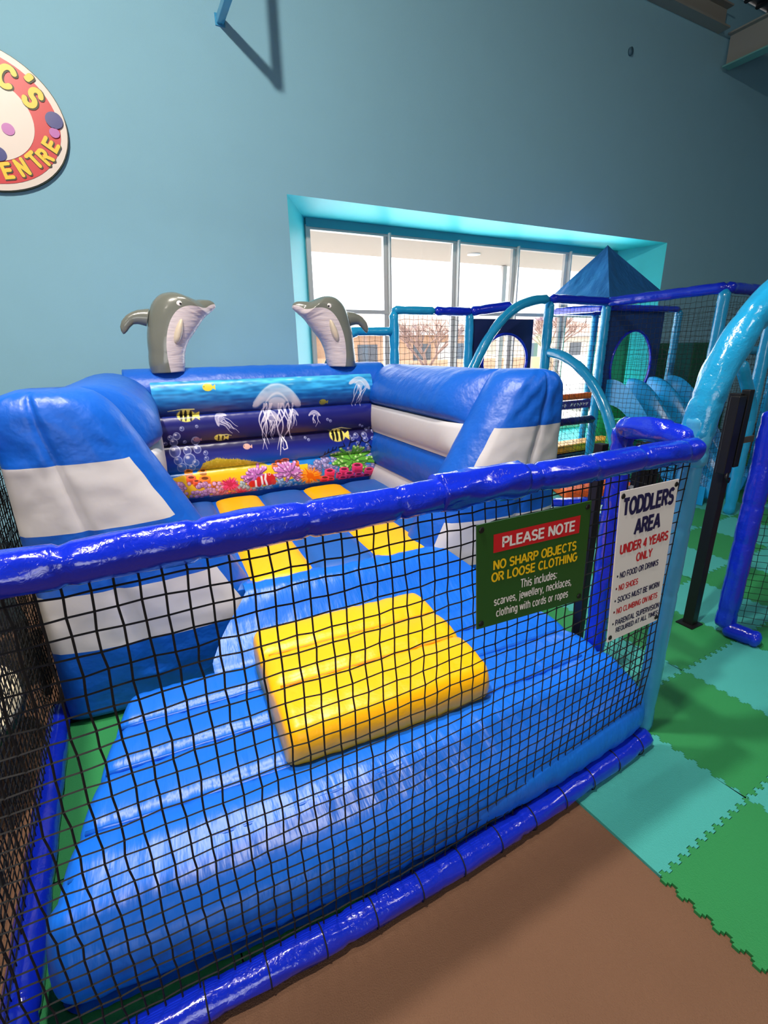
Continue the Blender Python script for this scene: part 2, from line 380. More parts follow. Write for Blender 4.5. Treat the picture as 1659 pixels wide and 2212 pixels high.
for i in range(0, 13):
    for j in range(-2, 8):
        if lat(i, j + 1).y > 5.38: continue
        c = lat(i, j) + UX * .5 + UY * .5
        # leave out those wholly outside the view or under the castle
        if c.x < 3.05 and c.y > 2.5: continue
        if j < 0 and i > 1 - j * 1: continue
        if j == -2 and i > 1: continue
        vis = False
        for q in (lat(i, j), lat(i + 1, j), lat(i + 1, j + 1), lat(i, j + 1), c):
            d_ = q - Vector((0, 0, 1.78)); zz_ = d_.dot(Fv)
            if zz_ > .1 and abs(1050.3 * d_.dot(Rv) / zz_) < 840 and abs(1050.3 * d_.dot(Uv) / zz_) < 1116: vis = True
        if not vis: continue
        teal = (i + j) % 2 == 0
        lb = special.get((i, j)); gp = None
        if not lb:
            gp = ('teal' if teal else 'green') + ' mats of the checkered floor around the play frame'
            OR = ['first', 'second', 'third', 'fourth', 'fifth', 'sixth', 'seventh', 'eighth', 'ninth', 'tenth', 'eleventh', 'twelfth', 'thirteenth', 'fourteenth']
            lb = ('teal' if teal else 'green') + ' foam mat, ' + OR[i] + ' column right of the carpet, ' + ((OR[j] + ' row back') if j >= 0 else 'row nearest the camera')
        cut = None
        if j == 0 and i == 0:   # plain factory edge against the carpet
            a, b2_, c2_, d = lat(i, j), lat(i + 1, j), lat(i + 1, j + 1), lat(i, j + 1)
            cut = edge(a, b2_, 0, 0) + edge(b2_, c2_, 0, 0) + (edge(d, c2_, 0, 0) + [c2_])[::-1][:-1] + [d]
        tile(i, j, M_teal if teal else M_green, lb, gp, cut)
for k, (xa, ya, xb, yb) in enumerate(((-.50, 1.0, .05, 1.62), (-.50, 1.625, .05, 2.5), (.055, 1.0, 1.385, 2.5))):
    o = boxes('foam_mat', [(((xa + xb) / 2, (ya + yb) / 2, .007), (xb - xa, yb - ya, .013))], M_green); tag(o, ('green foam mat in the front left corner under the blue step', 'green foam mat behind the corner one, by the left side of the blue step', 'green foam mat hidden mostly under the blue step')[k], 'foam mat')

# ------------------------------------------------------------------ bouncy castle
castle = thing('bouncy_castle', 'blue, grey and yellow inflatable bouncy castle with an under-the-sea back panel and blue front step', 'bouncy castle', (-.47, 2.45, 0), math.radians(-3.5))
UR = 3.02
def rr_loop(u0, u1, v0, v1, r, n=7):
    pts = []
    for cx, cy, a0 in ((u1 - r, v1 - r, 0), (u0 + r, v1 - r, 90), (u0 + r, v0 + r, 180), (u1 - r, v0 + r, 270)):
        for k in range(n): a = math.radians(a0 + 90 * k / (n - 1)); pts.append((cx + r * math.cos(a), cy + r * math.sin(a)))
    return pts
def wing(side, label):
    # front block of a side wall: slanted inner edge, grey bands front and outer side
    H = 1.63; D = .34; zs = [.045 + (H - .045) * k / 90 for k in range(91)]
    bands = [(1.03, 1.335), (.43, .735)] if side < 0 else [(1.03, 1.30), (.43, .735)]
    rings = []; mi = []
    NS = 28
    for z in zs:
        bt = max(0, (z - (H - .13)) / .13); ins = .13 * (1 - math.sqrt(max(0, 1 - bt * bt))) * .8
        bb = max(0, (.10 - z) / .10); ins += .02 * bb * bb
        ui = .33 + (1.62 - z) * .50 if z > .16 else 1.06
        ui = min(ui, 1.10)
        if side > 0: ui += .10 * min(1, (1.62 - z) / .9)
        u0, u1 = ins, ui - ins * .9
        pts = []
        # outline order: front edge (outer->inner), slant face, back, outer side
        nf, ns_, nb, no = 26, 12, 8, 8
        bl = .05 * math.sin(PI * min(1, max(0, z / H))) ** .6
        for k in range(nf):
            s = k / nf; cr = -.022 * math.exp(-((s - .42) / .035) ** 2) * (1 if z > .25 else 0)
            wr_ = .007 * nz(s * 7 + side * 5, z * 11, 3) * (1.6 if z > 1.3 else .8)
            e = min(1, math.sin(PI * s) ** .45 if 0 < s < 1 else 0)
            pts.append((u0 + (u1 - u0) * s, ins * .6 + .03 * (1 - e) - bl * e - cr + wr_))
        for k in range(ns_):
            s = k / ns_; pts.append((u1 + .085 * math.sin(PI * s) ** .7 + .004 * nz(s * 4, z * 14), ins * .6 + .03 + (D - .03) * s))
        for k in range(nb):
            s = k / nb; pts.append((u1 + (u0 - u1) * s, D))
        for k in range(no):
            s = k / no; pts.append((u0 - .03 * math.sin(PI * s), D + (ins * .6 + .03 - D) * s))
        rings.append([((p[0] if side < 0 else UR - p[0]), p[1], z) for p in pts])
    n = len(rings[0]); V = [p for r in rings for p in r]; Fs = []; idx = []
    for j in range(90):
        zc = (zs[j] + zs[j + 1]) / 2; g_ = any(a < zc < b_ for a, b_ in bands)
        for i in range(n):
            Fs.append((j * n + i, j * n + (i + 1) % n, (j + 1) * n + (i + 1) % n, (j + 1) * n + i))
            idx.append(1 if g_ and (i < 26 or i >= 46) else 0)
    Fs.append(tuple(range(n))); Fs.append(tuple(90 * n + i for i in range(n))); idx += [0, 0]
    o = mesh('front_wing', V, Fs, [M_vblue, M_vgrey], castle, idx); o['label'] = label
    return o
wing(-1, 'left front wing with grey bands'); wing(1, 'right front wing with grey bands')
def side_wall(side):
    zt = [.0, .43, .73, 1.03, 1.32]
    prof = []   # (u, z, matindex)
    for a, b_, m in ((.02, .43, 0), (.43, .73, 1), (.73, 1.03, 0), (1.03, 1.32, 1)):
        for k in range(8):
            s = k / 8; prof.append((.58 + .045 * math.sin(PI * s) ** .6 if 0 < s else .58, a + (b_ - a) * s, m))
    for k in range(22):   # big top tube
        a = -.42 * PI + (1.42 * PI) * k / 21 * .98
        a = -.30 * PI + 1.22 * PI * k / 21
        prof.append((.315 + .315 * math.cos(a) * (1.0), 1.345 + .285 * math.sin(a) if a > 0 else 1.345 + .10 * math.sin(a), 0))
    for k in range(8): prof.append((.0, 1.2 - 1.18 * k / 7, 0))
    n = len(prof); NV = 90
    def P(s, t):
        i = int(round(s * n)) % n; u, z, m = prof[i]
        v = .28 + t * 1.62
        if t < .2:
            lim = .33 + (1.62 - max(.2, z)) * .50 + (.10 * min(1, (1.62 - z) / .9) if side > 0 else 0)
            q_ = (1 - t / .2) ** 2; u = u + (min(u, lim - .02) - u) * q_
        f = 1 + (.012 * nz(v * 16 + z * 3, u * 3, side * 4) if z > 1.3 else .004 * nz(v * 10, z * 9))
        z2 = 1.345 + (z - 1.345) * f if z > 1.345 else z
        u2 = .315 + (u - .315) * f
        return Vector((u2 if side < 0 else UR - u2, v, z2))
    mf = lambda s, t: 0 if s == .5 and (t == .01 or t == .999) else prof[int(s * n) % n][2]
    return grid('side_wall', P, n, NV, [M_vblue, M_vgrey], castle, mf, closed=True, caps=True)
side_wall(-1)['label'] = 'left side wall'; side_wall(1)['label'] = 'right side wall striped blue and grey'
# back wall: structural block with top tube
def back_P(s, t):
    prof = [(.10, 0)] + [(.10, 1.40)] + [(.27 - .19 * math.cos(a), 1.44 + .19 * math.sin(a)) for a in [PI * k / 12 for k in range(13)]] + [(.46, 1.3), (.46, 0)]
    i = int(round(s * (len(prof) - 1))); v, z = prof[i]
    return Vector((.42 + t * (UR - .84), 1.72 + v + .004 * nz(t * 30, z * 4), z + .02 + (.005 * nz(t * 24, v * 9) if z > 1.4 else 0)))
grid('back_wall', back_P, 16, 60, M_vblue, castle, caps=True)
# printed under-the-sea panel: artwork painted into the vinyl on four bulging tubes
NU, NV = 620, 290
TU = [0, .27, .515, .75, 1.0]
def panel_P(s, t):
    for a, b_ in zip(TU, TU[1:]):
        if t <= b_ + 1e-9: break
    q = (t - a) / (b_ - a)
    bul = .058 * math.sqrt(max(0, 1 - (2 * q - 1) ** 2)) + .0025 * nz(s * 34, t * 6, 2) * math.exp(-min(q, 1 - q) * 6)
    return (.60 + s * 1.82, 1.79 - bul, 1.555 - t * .95)
def paint():
    ss = np.tile(np.linspace(0, 1, NU + 1), NV + 1); tt = np.repeat(np.linspace(0, 1, NV + 1), NU + 1)
    # picture coordinates: quad (5,175) (1535,125) (1552,825) (110,988)
    src = np.array([(0, 0), (1, 0), (1, 1), (0, 1)], float); dst = np.array([(5, 175), (1535, 125), (1552, 825), (110, 988)], float)
    A = []; B = []
    for (x, y), (X, Y) in zip(src, dst):
        A += [[x, y, 1, 0, 0, 0, -X * x, -X * y], [0, 0, 0, x, y, 1, -Y * x, -Y * y]]; B += [X, Y]
    h = np.linalg.solve(np.array(A), np.array(B)); den = h[6] * ss + h[7] * tt + 1
    X = (h[0] * ss + h[1] * tt + h[2]) / den; Y = (h[3] * ss + h[4] * tt + h[5]) / den
    rng = np.random.RandomState(4)
    def vn(fx, fy, seed=0, a=ss, b=tt):
        r = np.random.RandomState(seed).rand(64, 256); x = a * fx % 255; y = b * fy % 63
        xi = x.astype(int); yi = y.astype(int); xf = x - xi; yf = y - yi; xf = xf * xf * (3 - 2 * xf); yf = yf * yf * (3 - 2 * yf)
        return (r[yi, xi] * (1 - xf) + r[yi, (xi + 1) % 256] * xf) * (1 - yf) + (r[(yi + 1) % 64, xi] * (1 - xf) + r[(yi + 1) % 64, (xi + 1) % 256] * xf) * yf
    keyt = [0, .06, .14, .22, .30, .42, .52, .60, .68, .76, .84, 1]
    keyc = np.array([(70, 180, 235), (45, 160, 225), (25, 115, 190), (15, 60, 135), (26, 34, 128), (24, 18, 88), (20, 14, 66), (30, 34, 132), (20, 70, 180), (20, 125, 215), (20, 140, 220), (30, 120, 190)], float)
    col = np.stack([np.interp(tt, keyt, keyc[:, k]) for k in range(3)], 1)
    st = (vn(14, 60, 1) * .6 + vn(40, 110 / 2, 2) * .4) - .5
    m = np.clip(1 - tt / .34, 0, 1)[:, None]; col += st[:, None] * m * np.array([70, 130, 130.])
    m2 = (np.clip((vn(22, 50, 5) - .72) * 5, 0, 1) * np.clip(1 - tt / .12, 0, 1))[:, None]; col = col * (1 - m2 * .7) + m2 * .7 * np.array([200, 235, 250.])
    def put(mask, c, a=1.0):
        nonlocal col
        k = (np.clip(mask, 0, 1) * a)[:, None]; col = col * (1 - k) + k * np.array(c, float)
    def ell(cx, cy, rx, ry, ang=0, soft=.15):
        ca, sa = math.cos(ang), math.sin(ang); dx = X - cx; dy = Y - cy; u = (dx * ca + dy * sa) / rx; v = (-dx * sa + dy * ca) / ry
        return np.clip((1 - np.sqrt(u * u + v * v)) / soft + .5, 0, 1)
    def ringm(cx, cy, r, w_): return np.clip(1 - np.abs(np.hypot(X - cx, Y - cy) - r) / w_, 0, 1)
    def stroke(pts, w0, w1=None):
        w1 = w0 if w1 is None else w1; m = np.zeros_like(X); n = len(pts) - 1
        for i, ((ax, ay), (bx, by)) in enumerate(zip(pts, pts[1:])):
            sel = (X > min(ax, bx) - 20) & (X < max(ax, bx) + 20) & (Y > min(ay, by) - 20) & (Y < max(ay, by) + 20)
            x = X[sel]; y = Y[sel]; L = (bx - ax) ** 2 + (by - ay) ** 2 + 1e-6
            q = np.clip(((x - ax) * (bx - ax) + (y - ay) * (by - ay)) / L, 0, 1); d = np.hypot(x - ax - q * (bx - ax), y - ay - q * (by - ay))
            ww = w0 + (w1 - w0) * (i + q) / n; m[sel] = np.maximum(m[sel], np.clip((ww - d) / 1.8 + .5, 0, 1))
        return m
    def poly(pts, soft=2):
        # even-odd test
        ins = np.zeros(len(X), bool); n = len(pts)
        for i in range(n):
            x1, y1 = pts[i]; x2, y2 = pts[(i + 1) % n]
            c = ((y1 > Y) != (y2 > Y)) & (X < (x2 - x1) * (Y - y1) / (y2 - y1 + 1e-9) + x1); ins ^= c
        return ins.astype(float)
    def bumps(x0, x1, yfun0, yfun1, c, r, n, seed, hi=(255, 245, 255)):
        rg = np.random.RandomState(seed)
        for k in range(n):
            x = rg.uniform(x0, x1); y = rg.uniform(yfun0(x), yfun1(x)); rr = r * rg.uniform(.7, 1.2); d = rg.uniform(-18, 18)
            put(ell(x, y, rr, rr), [max(0, q * .62) for q in c]); put(ell(x - 1, y - 2, rr * .86, rr * .82), [q + d for q in c]); put(ell(x - rr * .25, y - rr * .35, rr * .4, rr * .3, soft=.8), hi, .55)
    def petals(cx, cy, R0, R1, n, c, tip, wd, seed, squash=.7):
        rg = np.random.RandomState(seed)
        for k in range(n):
            a = rg.uniform(0, 2 * PI); R = rg.uniform(R0, R1); x = cx + R * math.cos(a); y = cy + R * math.sin(a) * squash
            x0 = cx + R * .35 * math.cos(a); y0 = cy + R * .35 * math.sin(a) * squash
            put(stroke([(x0, y0 + 3), (x, y + 3)], wd + 2.5), [q * .55 for q in c]); put(stroke([(x0, y0), (x, y)], wd * .9, wd), c); put(ell(x, y - 1, wd * .8, wd * .7, soft=.8), tip, .8)
    # seabed
    put(np.clip(vn(60, 50, 9) * 1.5 - .4, 0, 1) * np.clip((tt - .80) / .1, 0, 1), (30, 150, 215), .5)
    put(poly([(330, 765), (350, 715), (440, 684), (600, 692), (720, 712), (800, 735), (830, 790), (220, 840)]), (196, 176, 44)); put(poly([(330, 765), (350, 715), (440, 684), (600, 692), (720, 712), (800, 735), (830, 790), (220, 840)]) * np.clip(vn(150, 62, 12) * 2 - 1, 0, 1), (232, 214, 96), .7)
    rg = np.random.RandomState(3)
    for k in range(60):
        x = rg.uniform(350, 790); y = np.interp(x, [350, 440, 600, 720, 800], [715, 684, 692, 712, 735]); put(stroke([(x, y + 6), (x + rg.uniform(-5, 5), y - rg.uniform(3, 9))], 2.5, .8), (214, 196, 70))
    put(poly([(90, 830), (225, 795), (800, 738), (1040, 735), (1080, 800), (900, 850), (700, 900), (230, 960), (90, 1000)]), (252, 196, 12)); put(poly([(640, 770), (1080, 730), (1080, 800), (640, 870)]), (250, 205, 20))
    def tubeC(x, y, r, hh, c):
        put(poly([(x - r, y), (x + r, y), (x + r * .95, y + hh), (x - r * .95, y + hh)]), c); put(ell(x, y + hh, r * .95, r * .35), [q * .8 for q in c]); put(poly([(x - r, y), (x - r * .5, y), (x - r * .5, y + hh), (x - r, y + hh)]), [min(255, q * 1.12 + 18) for q in c], .6)
        put(ell(x, y, r, r * .42), [min(255, q * 1.1 + 25) for q in c]); put(ell(x, y, r * .6, r * .24), [q * .5 for q in c])
    for x, y, r, hh in ((880, 712, 24, 30), (925, 702, 30, 34), (1000, 718, 22, 26), (850, 735, 22, 22), (965, 735, 24, 22)): tubeC(x, y, r, hh, (226, 96, 26))
    for x, y, r, hh in ((250, 770, 30, 28), (350, 772, 26, 20)): tubeC(x, y, r, hh, (206, 120, 20))
    for x, y, r, hh in ((265, 812, 34, 34), (360, 818, 40, 44), (320, 845, 34, 30), (430, 850, 34, 30), (300, 835, 24, 30)): tubeC(x, y, r, hh, (238, 110, 26) if x > 300 else (235, 80, 40))
    bumps(1095, 1550, lambda x: np.interp(x, [1095, 1180, 1300, 1400, 1550], [745, 700, 640, 612, 625]), lambda x: 800, (140, 134, 196), 15, 190, 21)
    bumps(110, 560, lambda x: 850 + (x - 270) * .02, lambda x: 960, (214, 150, 206), 15, 130, 22)
    bumps(560, 1180, lambda x: 830 + abs(x - 850) * .06, lambda x: 940, (150, 186, 216), 14, 210, 23)
    bumps(460, 720, lambda x: 895, lambda x: 960, (226, 100, 150), 10, 40, 27)
    petals(720, 800, 30, 115, 46, (196, 112, 196), (250, 210, 250), 9, 31, .62); petals(955, 782, 30, 120, 60, (206, 124, 200), (252, 220, 250), 9, 32, .62)
    petals(1400, 705, 30, 160, 90, (96, 176, 52), (226, 246, 180), 9, 33, .6)
    for x, y, r, hh in ((1428, 742, 38, 44), (1512, 772, 34, 46), (1232, 778, 36, 42), (1334, 768, 34, 36), (1372, 798, 34, 34), (1300, 800, 22, 30), (1440, 806, 30, 30), (1200, 826, 34, 26), (1245, 836, 26, 20), (1330, 828, 30, 22), (1500, 815, 34, 24), (1400, 828, 30, 20)): tubeC(x, y, r, hh, (232, 42, 96))
    def star(cx, cy, R, n, c1, c2, seed):
        rg = np.random.RandomState(seed)
        for k in range(n):
            a = rg.uniform(0, 2 * PI); q = R * rg.uniform(.75, 1); c = c1 if k % 2 else c2
            put(stroke([(cx, cy), (cx + q * math.cos(a), cy + q * .75 * math.sin(a))], R * .10, 1.2), c)
        put(ell(cx, cy, R * .3, R * .24), c2)
    star(533, 862, 72, 70, (240, 60, 140), (200, 20, 90), 41); star(1095, 812, 88, 80, (250, 160, 40), (236, 104, 12), 42); star(610, 925, 60, 40, (220, 80, 150), (190, 40, 110), 43)
    # striped orange-red reef fish
    for cx, cy, rx, ry in ((690, 862, 26, 24), (735, 848, 20, 36), (800, 832, 50, 42)): put(ell(cx, cy, rx, ry, -.1, .1), (216, 34, 24))
    for pts in ([(712, 840), (716, 880)], [(752, 812), (760, 862)], [(782, 796), (778, 830), (792, 868)]): put(stroke(pts, 7, 7), (250, 244, 244))
    put(ringm(808, 795, 9, 2.5), (250, 240, 240)); put(ell(838, 850, 18, 20), (226, 60, 30))
    # seaweed
    for pts in ([(1172, 690), (1196, 680), (1205, 650)], [(1200, 672), (1222, 660), (1228, 630)], [(1230, 655), (1250, 648), (1258, 618)], [(1258, 640), (1276, 636), (1282, 616)], [(1300, 620), (1340, 612), (1330, 590)], [(1370, 610), (1385, 565), (1370, 540)], [(1385, 585), (1420, 575), (1440, 610)], [(1440, 605), (1462, 560), (1445, 530)], [(1462, 575), (1495, 590), (1530, 560)], [(1500, 590), (1530, 625), (1545, 600)]): put(stroke(pts, 5, 3), (14, 12, 44))
    # bubbles
    rg = np.random.RandomState(8)
    bl = [(212, 480, 16), (314, 465, 10), (175, 530, 26), (130, 542, 18), (305, 565, 30), (155, 575, 28), (160, 635, 40), (245, 630, 28), (315, 622, 26), (370, 645, 16), (258, 688, 42), (180, 695, 30), (300, 712, 24), (375, 682, 16), (95, 585, 16), (230, 572, 12), (205, 745, 34), (275, 745, 24), (1420, 541, 18), (1478, 538, 20), (1486, 566, 18), (1395, 562, 12), (1535, 558, 12), (1430, 590, 12), (1500, 605, 14), (1375, 545, 9), (1220, 428, 9), (1240, 438, 9), (1066, 552, 8), (1088, 565, 9), (1450, 470, 7), (1468, 478, 7), (1500, 500, 8), (1520, 492, 8), (1540, 512, 9)]
    for x, y, r in bl:
        put(ell(x, y, r, r, 0, .2), (150, 170, 220), .35); put(ringm(x, y, r * .92, max(2.2, r * .12)), (214, 220, 246), .8); put(ell(x - r * .3, y - r * .35, r * .35, r * .25, soft=.7), (245, 245, 255), .8)
    # jellyfish
    def jelly(cx, cy, wd, hh, ten, L, seed, ang=0, a=.85):
        rg = np.random.RandomState(seed); dx = X - cx; dy = Y - cy; ca, sa = math.cos(ang), math.sin(ang); u = (dx * ca + dy * sa) / (wd / 2); v = (-dx * sa + dy * ca) / hh
        prof = 1 - np.abs(u) ** 2.1; bell = np.clip((v + prof) * 12, 0, 1) * np.clip((.16 * np.cos(u * 7) + .12 - v * 1.0) * 12 * .6, 0, 1) * (np.abs(u) < 1)
        shade = np.clip(.55 + .45 * (np.abs(u) ** 1.5) + .25 * vn(40, 30, seed), 0, 1)
        put(bell * shade, (226, 220, 232), a); put(np.clip(1 - np.abs(v + prof) * 10, 0, 1) * (np.abs(u) < .98), (250, 248, 255), .7)
        put(np.clip(1 - np.abs(v + .55 * (1 - (u * 2) ** 2)) * 9, 0, 1) * (np.abs(u) < .5), (252, 250, 255), .6)
        for k in range(ten):
            x0 = cx + wd * rg.uniform(-.3, .3); ph = rg.uniform(0, 6); ln = L * rg.uniform(.5, 1); am = wd * rg.uniform(.03, .09); dr = rg.uniform(-.12, .12) * L
            pts = []
            for q in range(15):
                f = q / 14; px_ = x0 + am * math.sin(ph + f * 6) + dr * f; py_ = cy + f * ln
                pts.append((cx + (px_ - cx) * ca - (py_ - cy) * sa, cy + (px_ - cx) * sa + (py_ - cy) * ca))
            put(stroke(pts, max(1.8, wd * .018), 1.2), (240, 236, 250), .85)
    jelly(872, 320, 336, 130, 14, 330, 51); put(ell(872, 320, 60, 46), (240, 236, 246), .5)
    jelly(830, 430, 130, 62, 7, 130, 52); jelly(985, 395, 68, 36, 6, 100, 53); jelly(1130, 398, 84, 30, 6, 90, 54); jelly(488, 425, 96, 50, 9, 150, 55, -.9); jelly(1446, 200, 150, 54, 8, 160, 56, .25)
    put(stroke([(905, 540), (930, 580), (938, 620), (915, 630), (905, 615)], 5, 2.5), (244, 240, 250)); put(stroke([(900, 560), (892, 600), (888, 668)], 5, 1.5), (244, 240, 250))
    # small fish
    def fish(cx, cy, L, hgt, body, dirn, bands=None, fin=None):
        put(ell(cx, cy, L * .42, hgt * .5, 0, .15), body); put(poly([(cx - dirn * L * .3, cy), (cx - dirn * L * .62, cy - hgt * .35), (cx - dirn * L * .62, cy + hgt * .35)]), body)
        if bands:
            for q in bands: put(ell(cx + dirn * q * L, cy, L * .07, hgt * .44) , (16, 14, 20))
        if fin: put(stroke(fin, 5, 1.5), (226, 226, 150))
        put(ell(cx + dirn * L * .3, cy - 3, 3, 3), (20, 20, 20))
    fish(398, 206, 84, 52, (224, 206, 60), -1); fish(1192, 312, 60, 40, (150, 150, 50), -1); fish(656, 606, 60, 38, (226, 180, 170), -1); fish(312, 556, 56, 34, (150, 110, 130), -1, )
    for cx, cy, L, hg, fn in ((245, 395, 150, 84, [(300, 352), (220, 352), (120, 366)]), (474, 545, 96, 50, [(470, 528), (520, 522), (552, 530)]), (1292, 538, 132, 86, [(1260, 500), (1320, 486), (1395, 496)])):
        fish(cx, cy, L, hg, (236, 226, 110), -1, (-.22, .02, .22) if cx != 474 else (-.2, .1), fn)
    return np.clip(col, 0, 255)
colv = paint() / 255.0
colv = np.where(colv <= .04045, colv / 12.92, ((colv + .055) / 1.055) ** 2.4)
V = [panel_P(i / NU, j / NV) for j in range(NV + 1) for i in range(NU + 1)]
Fs = [(j * (NU + 1) + i, j * (NU + 1) + i + 1, (j + 1) * (NU + 1) + i + 1, (j + 1) * (NU + 1) + i) for j in range(NV) for i in range(NU)]
M_art = mat('printed_sea_vinyl', (255, 255, 255), .3, .15, 10)
_n = M_art.node_tree.nodes; at = _n.new('ShaderNodeVertexColor'); at.layer_name = 'print'
M_art.node_tree.links.new(at.outputs[0], _n['Principled BSDF'].inputs['Base Color'])
pn = mesh('printed_back_panel', V, Fs, M_art, castle)
ca_ = pn.data.color_attributes.new('print', 'FLOAT_COLOR', 'POINT')
ca_.data.foreach_set('color', np.concatenate([colv, np.ones((len(colv), 1))], 1).ravel().astype(np.float32))
pn['label'] = 'glossy back panel printed with jellyfish, fish and coral'
# bouncing bed: lengthwise tubes in blue and yellow
for k in range(5):
    ua, ub = .56 + k * .38, .56 + (k + 1) * .38
    def bp(s, t, ua=ua, ub=ub):
        e = math.sqrt(max(0, 1 - (2 * s - 1) ** 4)); f = min(1, min(t, 1 - t) * 22)
        return Vector((ua + .006 + (ub - ua - .012) * s, .03 + 1.74 * t, .555 + .045 * e * math.sqrt(f) + .003 * nz(t * 14, s * 4, k)))
    o = grid('bed_tube', bp, 14, 60, M_vyel if k % 2 else M_vbed, castle)
    o['label'] = 'yellow bed tube' if k % 2 else 'blue bed tube'
boxes('bed_base', [((1.5, .9, .29), (1.95, 1.74, .54))], M_vblue, castle)
# front ramp from the bed down to the step
def ramp(s, t):
    pr = [(.10, .57), (.03, .585), (-.02, .57), (-.07, .53), (-.12, .47), (-.18, .42), (-.26, .38), (-.34, .345), (-.37, .31), (-.38, .15), (-.38, .02)]
    f = t * (len(pr) - 1); i = min(int(f), len(pr) - 2); f -= i
    v = pr[i][0] * (1 - f) + pr[i + 1][0] * f; z = pr[i][1] * (1 - f) + pr[i + 1][1] * f
    wdt = (.84, 2.15) if z > .45 else (.62, 2.35)
    f2 = min(1, max(0, (.57 - z) / .2)); a = .90 - .22 * f2; b_ = 2.14 + .24 * f2
    return Vector((a + (b_ - a) * s, v, z + .006 * nz(s * 22, v * 7)))
grid('entrance_ramp', ramp, 50, 30, M_vstep, castle)
# the two low flank blocks under the wings' front (dark gap under them shows the floor)
def puffy(name, u0, u1, prof, m, rend=.09, bow=0.0, NUU=110, lab=None, taper=None, wrk=.0, sh=0.0):
    n = len(prof); zmax = max(p[1] for p in prof); vc = sum(p[0] for p in prof) / n; hv = (max(p[0] for p in prof) - min(p[0] for p in prof)) / 2
    vmin = min(p[0] for p in prof); zb = min(p[1] for p in prof)
    def P(s, t):
        i = int(round(s * n)) % n; v, z = prof[i]
        # slices crowd towards the ends
        e = .5 - .5 * math.cos(PI * t); e = .6 * e + .4 * t
        d = min(e, 1 - e) * (u1 - u0); ins = rend - math.sqrt(max(0, rend * rend - (rend - d) ** 2)) if d < rend else 0
        zz = zb + (z - zb) * (1 - ins / (zmax - zb) * .9); vv = vc + (v - vc) * (1 - ins / hv)
        fr = max(0, (vc - v) / hv); vv -= (bow * max(0, math.sin(PI * e)) ** .6 - sh * (.4 + .6 * e)) * fr
        a, b_ = (taper(v) if taper else (u0, u1))
        u = a + (b_ - a) * e
        k = wrk * nz(u * 26, v * 5, z * 5)
        return Vector((u, vv + k * .6, zz + k))
    o = grid(name, P, n, NUU, m, castle, closed=True, caps=True)
    if lab: o['label'] = lab
    return o
def tubes_profile(vs_, ztop, bulge, vfront, zfront_r, zb=.02, slope=0.0, nper=10):
    pr = []
    for a, b_ in zip(vs_, vs_[1:]):
        for k in range(nper):
            q = k / nper; v = a + (b_ - a) * q
            pr.append((v, ztop + slope * (v - vs_[0]) + bulge * math.sqrt(max(0, 1 - (2 * q - 1) ** 2)) - bulge))
    return pr
pr = tubes_profile([-.30, -.51, -.74, -.98, -1.14], .35, .035, 0, 0)
pr += [(-1.14 - .17 * math.sin(a) ** .8 - .035 * a / PI, .175 + .145 * math.cos(a)) for a in [PI * k / 18 for k in range(1, 17)]]
pr += [(-1.30, .03), (-1.26, .015), (-.7, .015), (-.32, .015), (-.29, .12), (-.28, .25)]
puffy('front_step', .1, 2.47, pr, M_vstep, .07, .11, 150, 'blue ribbed front step', taper=lambda v: (.30 + .16 * (v + .30) / .9 if v > -1.2 else .12, 2.47), wrk=.006, sh=.08)
# seams between the step tubes
for vv in (-.51, -.74, -.98, -1.14):
    pts = [(u, vv - (.11 * max(0, math.sin(PI * min(1, (u - .2) / 2.27))) ** .6 - .08 * (.4 + .9 * (u - .2) / 2.2)) * max(0, (-.80 - vv) / .52), .323 + .003 * nz(u * 9, vv)) for u in [(.30 + .16 * (vv + .3) / .9) + .03 + (2.44 - .2) * k / 40 for k in range(41)]]
    tube('step_seam', [p for p in pts if p[0] < 2.39], .008, M_vblue, castle, step=.05, seg=6, joint=5, wr=.002, caps=False)
# yellow block
pr = tubes_profile([-.36, -.57, -.78, -.99], .56, .03, 0, 0, slope=.06)
zt = pr[-1][1]
pr += [(-.99 - .055 * math.sin(a), .42 + (zt - .42) * math.cos(a)) for a in [PI * k / 12 for k in range(1, 11)]]
pr += [(-.98, .315), (-.6, .315), (-.38, .315), (-.35, .4), (-.345, .5)]
puffy('yellow_block', .86, 1.74, pr, M_vyel, .05, .01, 70, 'yellow ribbed block', wrk=.004)
for vv, z_ in ((-.57, .519), (-.78, .506)):
    tube('block_seam', [(u, vv, z_ + .003) for u in [.9 + .8 * k / 20 for k in range(21)]], .006, mat('orange_welt', (236, 140, 0), .5), castle, step=.05, seg=6, joint=5, wr=.001, caps=False)
